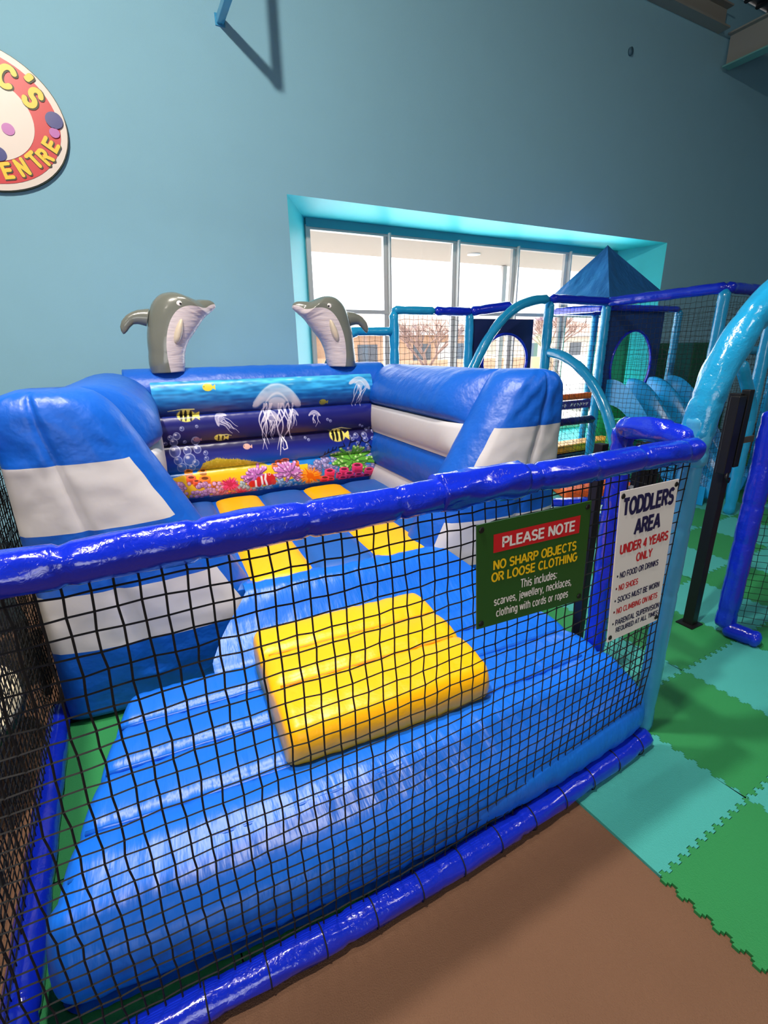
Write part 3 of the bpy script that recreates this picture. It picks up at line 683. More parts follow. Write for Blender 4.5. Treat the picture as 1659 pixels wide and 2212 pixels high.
# yellow insets at the foot of the bed
# ---- dolphins
def dolphin(name_side, mirror, ox, oy, oz, rz, label):
    K = .000544 * 1.0
    rows = [((540, 1190), (985, 1175), .54), ((520, 1060), (1003, 1060), .50), ((510, 900), (1003, 900), .455), ((502, 750), (1050, 750), .42), ((512, 600), (1130, 615), .39), ((535, 420), (1195, 500), .41), ((590, 260), (1240, 420), .46),
            ((700, 140), (1275, 375), .54), ((850, 95), (1300, 345), .64), ((1000, 115), (1325, 325), .69), ((1130, 148), (1350, 300), .66), ((1230, 138), (1378, 275), .58), ((1330, 132), (1405, 245), .5), ((1390, 150), (1424, 215), .45), ((1410, 175), (1420, 200), .45)]
    def samp(t):
        f = t * (len(rows) - 1); i = min(int(f), len(rows) - 2); q = f - i
        def g_(k, c):
            p = [rows[max(0, i - 1)], rows[i], rows[i + 1], rows[min(len(rows) - 1, i + 2)]]
            v = [(r[k][c] if k < 2 else r[2]) for r in p]
            return .5 * ((2 * v[1]) + (-v[0] + v[2]) * q + (2 * v[0] - 5 * v[1] + 4 * v[2] - v[3]) * q * q + (-v[0] + 3 * v[1] - 3 * v[2] + v[3]) * q ** 3)
        return (g_(0, 0), g_(0, 1)), (g_(1, 0), g_(1, 1)), g_(2, 0)
    sg = -1 if mirror else 1
    def W(x, y, dy=0):
        X_, Z_ = (x - 762) * K, (1185 - y) * K; c_, s_ = math.cos(.115), math.sin(.115); f_ = min(1, Z_ / .15)
        return Vector((sg * (X_ + Z_ * s_ * f_), dy, Z_ * (1 - .007 * f_) - X_ * s_ * f_ * min(1, max(0, Z_ - .1) / .3)))
    N = 32
    def P(s, t):
        a_, b_, f = samp(t); A = W(*a_); B = W(*b_); c = (A + B) / 2; h = (B - A) / 2
        th = math.acos(1 - 2 * min(.95, max(.05, f))); j = s * N % N; half = N // 2; q = N // 4
        jj = j if j <= half else N - j
        an = th * jj / q if jj <= q else th + (PI - th) * (jj - q) / (half - q)
        L = h.length; yy = min(L, .135) * (.95 if L > .03 else 1)
        wr_ = .004 * nz(t * 40, an * 2) if an > th else .0015 * nz(t * 10, an)
        sd = -1 if j <= half else 1
        # superellipse cross section
        return c - h * math.cos(an) + Vector((0, sd * (yy + wr_) * abs(math.sin(an)) ** .85, 0))
    root = link(bpy.data.objects.new('dolphin', None), castle); root.location = (ox, oy, oz); root.rotation_euler = (0, 0, rz); root['label'] = label
    def mf(s, t):
        j = s * N; jj = j if j <= N / 2 else N - j
        return 1 if jj > N / 4 else 0
    body = grid('body', P, N, 84, [M_dgrey, M_dbelly], root, mf, closed=True, caps=True)
    fin = [((545, 350), (505, 580)), ((480, 365), (470, 572)), ((400, 385), (400, 562)), ((330, 420), (345, 570)), ((260, 470), (300, 610)), ((200, 540), (262, 660)), ((178, 610), (232, 688)), ((185, 655), (215, 694)), ((200, 680), (212, 692))]
    def FP(s, t):
        f = t * (len(fin) - 1); i = min(int(f), len(fin) - 2); q = f - i
        a_ = [fin[i][0][c] * (1 - q) + fin[i + 1][0][c] * q for c in (0, 1)]; b_ = [fin[i][1][c] * (1 - q) + fin[i + 1][1][c] * q for c in (0, 1)]
        A = W(*a_); B = W(*b_); c = (A + B) / 2; h = (B - A) / 2; an = 2 * PI * s
        return c - h * math.cos(an) + Vector((0, math.sin(an) * h.length * .62, 0))
    grid('dorsal_fin', FP, 16, 32, M_dgrey, root, closed=True, caps=True)
    fl = []
    def FL(s, t):
        an = 2 * PI * s; ph = PI * t; cx, cy = 893, 620; ta = .14
        lx = 62 * math.sin(ph) * math.cos(an) * (1 - .35 * (1 - math.cos(ph)) / 2); ly = -172 * math.cos(ph) * -1
        x = cx + lx * 1 - ly * .22; y = cy + ly
        return W(x, y, -.118 - .03 * math.sin(ph) * math.sin(an) - .015 * t)
    grid('flipper', FL, 14, 16, mat('cream_vinyl', (214, 200, 176), .35, .3, 20), root, closed=True)
    for (r, m, nm, dy) in ((40, M_white, 'eye', -.128), (15, M_black, 'pupil', -.133)):
        def EP(s, t, r=r, dy=dy):
            an = 2 * PI * s; q = r * math.sin(t * PI / 2); return W(912 + (10 if r < 20 else 0) + q * math.cos(an), 252 + q * math.sin(an), dy + .006 * (1 - math.cos(t * PI / 2)) + (.0 if r > 20 else 0))
        grid(nm, EP, 20, 5, m, root, closed=True)
dolphin('l', False, .745, 1.92, 1.62, math.radians(3.5), 'left grey dolphin facing right')
dolphin('r', True, 2.195, 1.92, 1.62, math.radians(3.5), 'right grey dolphin facing left')

# ------------------------------------------------------------------ front fence
FY = 1.05
fence = thing('safety_fence', 'front safety fence with a royal blue padded top rail and black net, nearest the camera', 'fence', (0, 0, 0))
def rail_y(x, z): return FY - .055 * math.sin(PI * min(1, max(0, (x + .55) / 2.5))) * (1 - z / 1.4)
tube('top_rail', [(-.62 + 2.53 * k / 80, FY + .004 * math.sin(k * .3), 1.395 + .003 * nz(k * .2)) for k in range(81)], .045, M_blue, fence, step=.008, seg=26, joint=.245, wr=.0055, phase=.05, pinch=.15)
# loose lapped sleeve over the middle of the rail
tube('rail_sleeve', [(.72 + .30 * k / 12, FY, 1.402) for k in range(13)], .051, M_blue, fence, step=.01, seg=26, joint=2, wr=.009, caps=False, seed=4)
tube('bottom_rail', [(-.55 + 2.46 * k / 60, rail_y(-.55 + 2.46 * k / 60, 0) - .02, .05) for k in range(61)], .043, M_blue, fence, step=.014, seg=20, joint=.36, wr=.006, seed=9)
def FN(s, t):
    x = -.52 + 2.40 * s; z = 1.375 - 1.30 * t
    y = rail_y(x, z) - .004 - .035 * math.sin(PI * t) * math.sin(PI * s) * .6
    pull = max(0, (s - .82) / .18) ** 2
    x -= pull * (.05 * math.sin(PI * min(1, t * 1.0)) * .5 + .055 * max(0, t - .72) / .28 + 0)
    x += .004 * nz(s * 20, t * 8); z += .004 * nz(s * 9, t * 20, 4) - .008 * math.sin(PI * t) * math.sin(6 * PI * s) * .4
    return Vector((x, y, z))
net('net', FN, 53, 29, .005, M_net, fence, jit=.07, seed=1, knots=True)
for k in range(14):
    x = -.4 + k * .17
    V = []; 
    ob = tube('net_tie', [(x + .0482 * 0, rail_y(x, 0) - .02 + .047 * math.cos(a), .05 + .047 * math.sin(a)) for a in [2 * PI * q / 14 for q in range(15)]], .0022, M_net, fence, step=.05, seg=5, joint=9, wr=0, caps=False)
# corner post and gateway arch
arch = thing('gateway_arch', 'light blue padded arch tube rising from the fence corner over the gateway', 'arch', (1.985, 1.10, 0))
tube('post', [(0, 0, .0), (0, 0, 1.47)], .042, M_sky2, arch, step=.02, seg=18, joint=.30, wr=.003, pinch=.06)
ap = []
for k in range(61):
    a = PI * k / 60; ap.append((.66 - .66 * math.cos(a), -.02 * math.sin(a), 1.42 + .62 * math.sin(a)))
tube('arch_tube', [(0, 0, 1.40)] + ap + [(1.32, 0, 1.38)], .058, M_sky, arch, step=.014, seg=24, joint=.33, wr=.007, seed=3, pinch=.08)
tube('post_collar', [(0, 0, 1.30), (0, 0, 1.52)], .056, M_sky2, arch, step=.012, seg=20, joint=.16, wr=.006, seed=12)
tube('post', [(1.32, .0, .0), (1.32, 0, 1.44)], .045, M_sky, arch, step=.02, seg=18, joint=.30, wr=.003)
# short return fence behind the corner
rf = thing('return_fence', 'short royal blue padded return fence behind the corner post', 'fence', (0, 0, 0))
tube('top_rail', bez((1.93, 1.08, 1.41), (1.94, 1.2, 1.44), (1.93, 1.3, 1.44), (1.97, 1.42, 1.42)), .048, M_blue, rf, step=.012, seg=20, joint=.2, wr=.012, seed=21)
tube('post', [(1.99, 1.42, 0), (1.99, 1.42, 1.43)], .05, M_blue, rf, step=.02, seg=16, joint=.3, wr=.006, seed=22)
net('net', quadS((2.02, 1.09, 1.36), (2.03, 1.40, 1.36), (2.03, 1.40, .06), (2.02, 1.09, .06)), 7, 29, .0038, M_net, rf, jit=.1, seed=4)
o = boxes('gate_stop_post', [((2.03, 1.56, .66), (.045, .05, 1.32))], M_black, None, .004); tag(o, 'slim black square post behind the return fence beside the castle', 'post')
t = thing('gate_lock', 'black ribbed gate lock box hanging behind the toddlers sign', 'gate lock', (2.17, 1.42, 1.12))
boxes('housing', [((.035 * k, 0, .09), (.026, .05, .24)) for k in range(-1, 3)], M_black, t, .003)
boxes('latch_tab', [((-.09, -.01, -.02), (.03, .015, .07))], M_white, t)
# gate post with channel on the far side of the gateway
t = thing('gate_post', 'tall black gate post standing on the green mat inside the gateway', 'post', (3.10, 1.53, 0))
boxes('shaft', [((-.01, 0, .75), (.062, .062, 1.5))], M_black, t, .003)
boxes('base_plate', [((-.015, 0, .017), (.12, .11, .008))], M_black, t)
boxes('lock_channel', [((-.055, -.03, 1.27), (.075, .05, .44)), ((.02, -.035, 1.30), (.05, .045, .44))], M_black, t, .004)
tube('cable_loop', [(-.05, -.05, 1.06), (-.07, -.06, 1.03), (-.04, -.06, 1.0), (-.01, -.05, 1.02)], .008, M_black, t, step=.01, seg=6, joint=4, wr=0)
boxes('latch_bracket', [((.085, -.05, 1.235), (.14, .01, .035))], M_steel, t)
# netted gate leaf with royal blue foam frame
t = thing('netted_gate', 'gate leaf with a royal blue padded frame and black net at the right edge', 'gate', (0, 0, 0))
tube('upright', [(3.16, 1.36, .055), (3.16, 1.36, 1.42)], .056, M_blue, t, step=.02, seg=20, joint=.235, wr=.003, seed=31, pinch=.07)
tube('bottom_rail', [(3.15, 1.36, .06), (3.18, 1.16, .06)], .05, M_blue, t, step=.012, seg=20, joint=.3, wr=.003, seed=32)
tube('top_rail', [(3.16, 1.36, 1.40), (3.34, 1.14, 1.40)], .05, M_blue, t, step=.015, seg=18, joint=.3, wr=.004, seed=33)
net('net', quadS((3.19, 1.35, 1.36), (3.40, 1.12, 1.36), (3.36, 1.13, .1), (3.19, 1.34, .1)), 5, 30, .0034, M_net, t, jit=.05, seed=5)
# left side fence
lf = thing('side_fence', 'left side safety fence with dark blue bottom rail and doubled black net', 'fence', (0, 0, 0))
tube('bottom_rail', [(-.52, 1.0, .05), (-.52, 2.6, .05)], .05, M_blue, lf, step=.02, seg=16, joint=.4, wr=.004, seed=41)
tube('top_rail', [(-.56, 1.0, 1.39), (-.56, 3.9, 1.39)], .045, M_blue, lf, step=.03, seg=14, joint=.25, wr=.004, seed=42)
pad('post', [(-.56, 1.0, 0), (-.56, 1.0, 1.39)], .045, M_blue, lf)
net('net', lambda s, tt: Vector((-.53 + .012 * math.sin(9 * s) * math.sin(PI * tt), 1.05 + 2.9 * s, 1.36 - 1.28 * tt)), 64, 29, .004, M_net, lf, jit=.12, seed=6)
net('second_net', lambda s, tt: Vector((-.57 + .02 * math.sin(7 * s + 3 * tt), 1.06 + 2.9 * s + .02, 1.35 - 1.25 * tt)), 66, 30, .004, M_net, lf, jit=.25, seed=7)
# cafe furniture seen through the side net
t = thing('cafe_table', 'round cream-topped cafe table seen through the left side net', 'table', (-1.05, 2.2, 0))
def disc(name, r, z0, z1, m, parent, n=40):
    return mesh(name, [Vector((r * math.cos(2 * PI * i / n), r * math.sin(2 * PI * i / n), z)) for z in (z0, z1) for i in range(n)], [tuple(range(n)), tuple(range(n, 2 * n))] + [(i, (i + 1) % n, n + (i + 1) % n, n + i) for i in range(n)], m, parent, smooth=False)
disc('tabletop', .49, .40, .425, mat('cream_laminate', (240, 226, 196), .4), t); disc('edge_band', .497, .375, .405, M_black, t); disc('pedestal', .04, .03, .38, M_black, t); disc('base', .24, .0, .03, M_black, t)
t = thing('cafe_chair', 'black cafe chair pushed against the left side net', 'chair', (-.86, 2.98, 0), .3)
boxes('seat', [((0, 0, .45), (.42, .42, .05))], M_black, t, .015); boxes('backrest', [((0, .2, .72), (.40, .04, .36))], M_black, t, .015)
for sx in (-1, 1):
    for sy in (-1, 1): pad('leg', [(sx * .18, sy * .18, .43), (sx * .2, sy * .21, 0.004)], .013, M_black, t, wr=0, joint=9, caps=False)

# ------------------------------------------------------------------ signs
def _arc(cx, cy, rx, ry, a0, a1, n=14): return [(cx + rx * math.cos(math.radians(a0 + (a1 - a0) * k / n)), cy + ry * math.sin(math.radians(a0 + (a1 - a0) * k / n))) for k in range(n + 1)]
def glyph(c):
    """advance width and centre-line strokes of a plain condensed sans letter, cap height 1"""
    A = _arc
    G = {
     'A': (.74, [[(.04, 0), (.37, 1)], [(.37, 1), (.70, 0)], [(.16, .33), (.58, .33)]]),
     'B': (.68, [[(.08, .5), (.40, .5)] + A(.40, .27, .2, .23, 90, -90) + [(.08, .04), (.08, .96), (.38, .96)] + A(.38, .74, .18, .22, 90, -90)]),
     'C': (.70, [A(.37, .5, .29, .46, 45, 315, 24)]), 'D': (.70, [[(.08, .04), (.32, .04)] + A(.32, .5, .30, .46, -90, 90, 20) + [(.08, .96), (.08, .04)]]),
     'E': (.60, [[(.56, .95), (.09, .95), (.09, .05), (.57, .05)], [(.09, .52), (.52, .52)]]), 'F': (.56, [[(.54, .95), (.09, .95), (.09, 0)], [(.09, .5), (.49, .5)]]),
     'G': (.74, [A(.37, .5, .29, .46, 50, 330, 24) + [(.65, .46), (.40, .46)]]), 'H': (.70, [[(.09, 0), (.09, 1)], [(.61, 0), (.61, 1)], [(.09, .52), (.61, .52)]]),
     'I': (.28, [[(.14, 0), (.14, 1)]]), 'J': (.54, [[(.44, 1), (.44, .28)] + A(.25, .27, .19, .23, 0, -180)]),
     'K': (.68, [[(.09, 0), (.09, 1)], [(.60, 1), (.12, .42)], [(.26, .58), (.64, 0)]]), 'L': (.56, [[(.09, 1), (.09, .05), (.54, .05)]]),
     'M': (.84, [[(.09, 0), (.09, 1), (.42, .12), (.75, 1), (.75, 0)]]), 'N': (.70, [[(.09, 0), (.09, 1), (.61, 0), (.61, 1)]]),
     'O': (.76, [A(.38, .5, .30, .46, 0, 360, 30)]), 'P': (.64, [[(.09, 0), (.09, .95), (.36, .95)] + A(.36, .70, .20, .25, 90, -90) + [(.09, .45)]]),
     'Q': (.76, [A(.38, .5, .30, .46, 0, 360, 30), [(.45, .22), (.68, 0)]]), 'R': (.68, [[(.09, 0), (.09, .95), (.36, .95)] + A(.36, .72, .20, .23, 90, -90) + [(.09, .49)], [(.36, .49), (.60, 0)]]),
     'S': (.64, [A(.32, .73, .22, .23, 25, 270) + A(.32, .27, .23, .23, 90, -155)]), 'T': (.60, [[(.02, .95), (.58, .95)], [(.30, .95), (.30, 0)]]),
     'U': (.70, [[(.09, 1), (.09, .30)] + A(.35, .30, .26, .26, 180, 360) + [(.61, 1)]]), 'V': (.66, [[(.04, 1), (.33, .02), (.62, 1)]]),
     'W': (.94, [[(.03, 1), (.25, .04), (.47, 1), (.69, .04), (.91, 1)]]), 'X': (.66, [[(.05, 0), (.61, 1)], [(.05, 1), (.61, 0)]]), 'Y': (.66, [[(.04, 1), (.33, .46), (.62, 1)], [(.33, .46), (.33, 0)]]), 'Z': (.6, [[(.05, .95), (.54, .95), (.05, .05), (.55, .05)]]),
     '4': (.58, [[(.42, 0), (.42, .97), (.04, .28), (.56, .28)]]), "'": (.24, [[(.14, 1), (.10, .68)]]), '•': (.46, [A(.2, .48, .09, .11, 0, 360, 12)]), ' ': (.30, []), ',': (.26, [[(.14, .10), (.08, -.16)]]), ':': (.26, [[(.13, .02), (.13, .16)], [(.13, .54), (.13, .68)]]),
     'a': (.54, [A(.27, .54, .18, .16, 160, 0) + [(.45, 0)], A(.25, .2, .18, .17, 80, 380)]), 'b': (.56, [[(.09, 0), (.09, 1)], A(.29, .35, .19, .33, 0, 360)]), 'c': (.50, [A(.28, .35, .2, .33, 45, 315)]), 'd': (.56, [[(.47, 0), (.47, 1)], A(.27, .35, .19, .33, 0, 360)]),
     'e': (.52, [[(.08, .36), (.47, .36)] + A(.275, .36, .195, .33, 0, 310, 22)]), 'f': (.34, [A(.27, .84, .13, .14, 80, 180) + [(.14, 0)], [(.02, .66), (.30, .66)]]), 'g': (.56, [A(.27, .35, .19, .33, 0, 360), [(.47, .70), (.47, -.06)] + A(.28, -.06, .19, .19, 0, -150)]),
     'h': (.54, [[(.09, 0), (.09, 1)], A(.27, .48, .18, .21, 180, 0) + [(.45, 0)]]), 'i': (.24, [[(.12, 0), (.12, .70)], [(.12, .86), (.12, 1)]]), 'j': (.24, [[(.12, .70), (.12, -.12)] + A(.01, -.12, .11, .11, 0, -90), [(.12, .86), (.12, 1)]]), 'k': (.5, [[(.09, 0), (.09, 1)], [(.44, .7), (.12, .3)], [(.22, .42), (.46, 0)]]),
     'l': (.24, [[(.12, 0), (.12, 1)]]), 'n': (.54, [[(.09, 0), (.09, .70)], A(.27, .48, .18, .21, 180, 0) + [(.45, 0)]]), 'o': (.56, [A(.28, .35, .20, .33, 0, 360)]), 'p': (.56, [[(.09, -.26), (.09, .70)], A(.29, .35, .19, .33, 0, 360)]),
     'r': (.36, [[(.09, 0), (.09, .70)], A(.27, .44, .18, .22, 180, 80)]), 's': (.48, [A(.24, .52, .16, .16, 25, 270) + A(.24, .18, .17, .17, 90, -155)]), 't': (.32, [[(.14, .92), (.14, .16)] + A(.25, .15, .11, .12, 180, 270), [(.02, .66), (.29, .66)]]), 'u': (.54, [[(.09, .7), (.09, .24)] + A(.27, .24, .18, .21, 180, 360), [(.45, .70), (.45, 0)]]),
     'v': (.5, [[(.03, .7), (.25, .02), (.47, .7)]]), 'w': (.74, [[(.03, .7), (.20, .03), (.37, .7), (.54, .03), (.71, .7)]]), 'x': (.5, [[(.04, 0), (.46, .7)], [(.04, .7), (.46, 0)]]), 'y': (.5, [[(.03, .7), (.25, .04)], [(.47, .7), (.22, -.14), (.10, -.22)]]),
    }
    return G[c]
def text_mesh(s, bold=.17, round_=False):
    """lettering as flat ribbons of stroke width bold; returns vertices (x, y) and faces"""
    V = []; Fs = []; x0 = 0; hw = bold / 2; lay = 0
    for ch in s:
        adv, strokes0 = glyph(ch); strokes = []
        for st in strokes0:
            st = [p for k, p in enumerate(st) if k == 0 or math.hypot(p[0] - st[k - 1][0], p[1] - st[k - 1][1]) > 1e-3]
            cur = [st[0]]
            for k in range(1, len(st)):
                cur.append(st[k])
                if k < len(st) - 1:
                    a_ = (st[k][0] - st[k - 1][0], st[k][1] - st[k - 1][1]); b_ = (st[k + 1][0] - st[k][0], st[k + 1][1] - st[k][1])
                    if a_[0] * b_[0] + a_[1] * b_[1] < -.2 * math.hypot(*a_) * math.hypot(*b_): strokes.append(cur); cur = [st[k]]
            strokes.append(cur)
        for st in strokes:
            P = [Vector((x0 + p[0], p[1])) for p in st]; Q = [P[0]]
            for p in P[1:]:
                if (p - Q[-1]).length > 1e-4: Q.append(p)
            P = Q; n = len(P); closed = (P[0] - P[-1]).length < 1e-3; b = len(V); lay += 1
            for i in range(n):
                if closed and i in (0, n - 1): d0 = (P[-1] - P[-2]).normalized(); d1 = (P[1] - P[0]).normalized()
                else: d0 = (P[i] - P[i - 1]).normalized() if i else (P[1] - P[0]).normalized(); d1 = (P[i + 1] - P[i]).normalized() if i < n - 1 else d0
                if i == 0 and not closed: d0 = d1
                m_ = (d0 + d1); m_ = m_.normalized() if m_.length > .2 else d0
                nn = Vector((-m_.y, m_.x)); k = min(1.7, 1 / max(.3, abs(nn.dot(Vector((-d0.y, d0.x))))))
                V.append((P[i] + nn * hw * k).to_3d() + Vector((0, 0, lay))); V.append((P[i] - nn * hw * k).to_3d() + Vector((0, 0, lay)))
            for i in range(n - 1): Fs.append((b + 2 * i, b + 2 * i + 1, b + 2 * i + 3, b + 2 * i + 2))
            if ch == '•': Fs.append(tuple(b + 2 * i + 1 for i in range(n)))
            if round_:
                for i_, p in enumerate(P):
                    if 0 < i_ < n - 1 and (P[i_] - P[i_ - 1]).angle(P[i_ + 1] - P[i_]) < .5: continue
                    b = len(V); lay += 1; V += [(p + Vector((math.cos(a), math.sin(a))) * hw).to_3d() + Vector((0, 0, lay)) for a in [2 * PI * q / 20 for q in range(20)]]; Fs.append(tuple(range(b, b + 20)))
        x0 += adv + .035
    V = np.array([(v.x, v.y, v.z) for v in V]); V[:, 0] -= V[:, 0].min(); return V, Fs
def board(name, label, corners, y, m, th=.004):
    """corners TL, TR, BR, BL as (x, z)"""
    t = thing(name, label, 'sign', (0, 0, 0))
    q = [Vector((x, y, z)) for x, z in corners]; b_ = [p + Vector((0, th, 0)) for p in q]
    mesh('panel', q + b_, [(0, 1, 2, 3), (7, 6, 5, 4)] + [(k, (k + 1) % 4, 4 + (k + 1) % 4, 4 + k) for k in range(4)], m, t, smooth=False)
    def S(s, tt, d=0):
        p = (q[0] * (1 - s) + q[1] * s) * (1 - tt) + (q[3] * (1 - s) + q[2] * s) * tt; return p - Vector((0, d, 0))
    return t, S
def letters(t, S, txt, s0, s1, t0, t1, m, bold=.02, cap=None):
    """fit a line of lettering into the box s0..s1, t0..t1 (t0 = cap height, t1 = baseline)"""
    V, Fs = text_mesh(txt, bold); W_ = V[:, 0].max(); capH = 1.0
    out = [S(s0 + (s1 - s0) * v[0] / W_, t1 + (t0 - t1) * v[1] / capH, .0012 + .00002 * v[2]) for v in V]
    o = mesh('lettering', out, Fs, m, t, smooth=False); o['label'] = txt; return o
def rect_on(t, S, s0, s1, t0, t1, m, name, d=.0007): return mesh(name, [S(s0, t0, d), S(s1, t0, d), S(s1, t1, d), S(s0, t1, d)], [(0, 1, 2, 3)], m, t, smooth=False)
def grommet(t, p, m=M_black):
    n = 14; V = [Vector((p.x + r * math.cos(2 * PI * i / n), p.y - d, p.z + r * math.sin(2 * PI * i / n))) for r, d in ((.010, .001), (.007, .004), (.004, .003)) for i in range(n)]
    Fs = [(k * n + i, k * n + (i + 1) % n, (k + 1) * n + (i + 1) % n, (k + 1) * n + i) for k in range(2) for i in range(n)] + [tuple(2 * n + i for i in range(n))]
    mesh('grommet', V, Fs, m, t)
YS = .995
def sc_(x, z): # scale a point measured on the fence plane onto the sign plane
    k = YS / FY; return (x * k, 1.78 + (z - 1.78) * k)
gsn, S = board('notice_sign', 'green sign headed PLEASE NOTE cable-tied to the front net', [sc_(.865, 1.281), sc_(1.353, 1.277), sc_(1.366, .898), sc_(.885, .924)], YS, M_sgreen)
rect_on(gsn, S, .13, .90, .115, .285, M_red, 'red_banner')
letters(gsn, S, 'PLEASE NOTE', .20, .85, .155, .25, M_white, .19)
letters(gsn, S, 'NO SHARP OBJECTS', .13, .885, .36, .445, M_yellow, .19); letters(gsn, S, 'OR LOOSE CLOTHING', .115, .905, .475, .56, M_yellow, .19)
letters(gsn, S, 'This includes:', .37, .71, .605, .69, M_white, .15); letters(gsn, S, 'scarves, jewellery, necklaces,', .14, .865, .72, .80, M_white, .15); letters(gsn, S, 'clothing with cords or ropes', .16, .84, .84, .92, M_white, .15)
for p in ((.035, .05), (.965, .05), (.965, .95), (.035, .95)): grommet(gsn, S(*p))
wsn, S = board('toddlers_sign', 'white sign headed TODDLERS AREA cable-tied to the net by the corner post', [sc_(1.501, 1.286), sc_(1.834, 1.285), sc_(1.862, .663), sc_(1.551, .655)], YS, M_white)
letters(wsn, S, 'TODDLERS', .06, .95, .05, .15, M_ink, .24); letters(wsn, S, 'AREA', .28, .76, .195, .29, M_ink, .24)
letters(wsn, S, 'UNDER 4 YEARS', .07, .95, .335, .395, M_inkr, .21); letters(wsn, S, 'ONLY', .38, .68, .425, .48, M_inkr, .19)
for txt, s1, t0, m in (('• NO FOOD OR DRINKS', .83, .52, M_ink), ('• NO SHOES', .47, .605, M_inkr), ('• SOCKS MUST BE WORN', .92, .69, M_ink), ('• NO CLIMBING ON NETS', .91, .77, M_inkr), ('• PARENTAL SUPERVISION', .98, .855, M_ink)):
    letters(wsn, S, txt, .06, s1, t0, t0 + .04, m, .18)
letters(wsn, S, 'REQUIRED AT ALL TIMES', .14, .98, .915, .95, M_ink, .18)
for p in ((.04, .03), (.96, .03), (.96, .97), (.04, .97)): grommet(wsn, S(*p))

# oval centre sign on the window wall
SX, SZ, SA, SB = -.565, 3.49, .575, .49
os_ = thing('oval_wall_sign', 'oval red and white centre sign with yellow bubble letters high on the window wall', 'sign', (SX, YW, SZ))
def oval(name, a, b_, y0, y1, m, cx=0, cz=0, parent=None, n=72, rot=0):
    V = []
    for y in (y0, y1):
        for i in range(n):
            q = 2 * PI * i / n; x, z = a * math.cos(q), b_ * math.sin(q); V.append(Vector((cx + x * math.cos(rot) - z * math.sin(rot), y, cz + x * math.sin(rot) + z * math.cos(rot))))
    return mesh(name, V, [tuple(range(n)), tuple(range(n, 2 * n))] + [(i, (i + 1) % n, n + (i + 1) % n, n + i) for i in range(n)], m, parent or os_, smooth=False)
M_scream = mat('sign_cream', (226, 214, 204), .4); M_dk = mat('sign_outline', (56, 60, 30), .5); M_lil = mat('lilac_ball', (186, 100, 180), .3); M_navy = mat('navy_ball', (40, 50, 130), .3)
oval('back_board', SA, SB, -.035, 0, M_dk); oval('rim', SA - .006, SB - .006, -.042, -.034, M_scream)
oval('red_ring', SA - .052, SB - .052, -.046, -.041, M_red); oval('cream_centre', SA - .225, SB - .20, -.050, -.045, M_scream)
def bubble(ch, cx, cz, hgt, rot, wsc=1.0):
    for m, d, k, nm in ((M_dk, -.0500, .33, 'letter_outline'), (M_yellow, -.0525, .25, 'bubble_letter')):
        V, Fs = text_mesh(ch, k, True); V[:, 0] -= V[:, 0].max() / 2; V[:, 1] -= .5
        ox, oz = ((.004, -.004) if m is M_dk else (0, 0)); s = hgt / 1.15
        out = [Vector((cx + ox + s * (v[0] * wsc * math.cos(rot) - v[1] * math.sin(rot)), d - .0001 * v[2], cz + oz + s * (v[0] * wsc * math.sin(rot) + v[1] * math.cos(rot)))) for v in V]
        o = mesh(nm, out, Fs, m, os_, smooth=False)
def px2(x, y): # wall coordinates of a photo point, from the survey of the wall plane
    r = Fv * 1050.3 + Rv * (x - 829.5) - Uv * (y - 1106); k = (YW - .045) / r.y
    return r.x * k - SX, 1.78 + r.z * k - SZ
for ch, x, y, hgt, rot, ws in (('C', 12, 165, .17, -.50, 1.05), ("'", 56, 177, .13, -.70, 1.5), ('S', 71, 212, .165, -.85, 1.0), ('E', 16, 369, .115, .20, 1.0), ('N', 48, 362, .115, .42, 1.0), ('T', 74, 346, .115, .70, 1.0), ('R', 97, 338, .115, .78, 1.0), ('E', 110, 313, .115, 1.0, 1.0)):
    a, b_ = px2(x, y); bubble(ch, a, b_, hgt, rot, ws)
for x, y, r, m in ((117, 261, .060, M_navy), (118, 288, .036, M_lil), (18, 280, .042, M_lil), (-2, 333, .05, M_navy)):
    a, b_ = px2(x, y); oval('ball', r, r * .95, -.056, -.045, m, a, b_, n=28)

# ------------------------------------------------------------------ play frame by the window
pf = thing('play_frame', 'soft play frame of light blue posts and black netting under a blue pyramid roof', 'play frame', (0, 0, 0))
def post(x, y, z1, r=.05, m=M_sky, z0=0, lab=None): return pad('post', [(x, y, z0), (x, y, z1)], r, m, pf, seed=x)
def rl(a, b_, r=.045, m=M_blue, nm='rail'): return pad(nm, [a, b_], r, m, pf, seed=a[0] + b_[1])
post(2.60, 4.6, 2.12); post(3.55, 4.6, 2.12); post(4.55, 4.42, 2.25, .055); post(5.52, 4.42, 2.25, .055); post(5.58, 3.08, 2.28, .055); post(6.38, 5.28, 2.2); post(5.60, 2.62, 2.1, .055)
post(7.0, 4.42, 2.2, .05); post(6.9, 3.08, 2.25, .05)
rl((1.95, 4.6, 1.93), (2.60, 4.6, 1.93), .04, M_sky); rl((2.58, 4.6, 2.13), (3.1, 4.6, 2.13), .042, M_sky); rl((3.08, 4.6, 2.13), (3.58, 4.6, 2.13), .045, M_blue)
rl((3.55, 4.6, 2.13), (4.1, 4.55, 2.2), .05, M_blue); rl((4.53, 4.4, 2.27), (5.54, 4.4, 2.26), .05); rl((5.52, 4.42, 2.26), (5.58, 3.06, 2.29), .055); rl((5.57, 3.07, 2.29), (7.4, 3.08, 2.27), .055)
rl((5.52, 4.42, 2.2), (5.52, 5.3, 2.2), .045); rl((5.52, 5.28, 2.2), (7.0, 5.28, 2.2), .045); rl((5.54, 4.42, 2.2), (7.0, 4.42, 2.2), .04)
rl((5.60, 3.07, 1.70), (6.9, 3.07, 1.66), .045, M_sky)
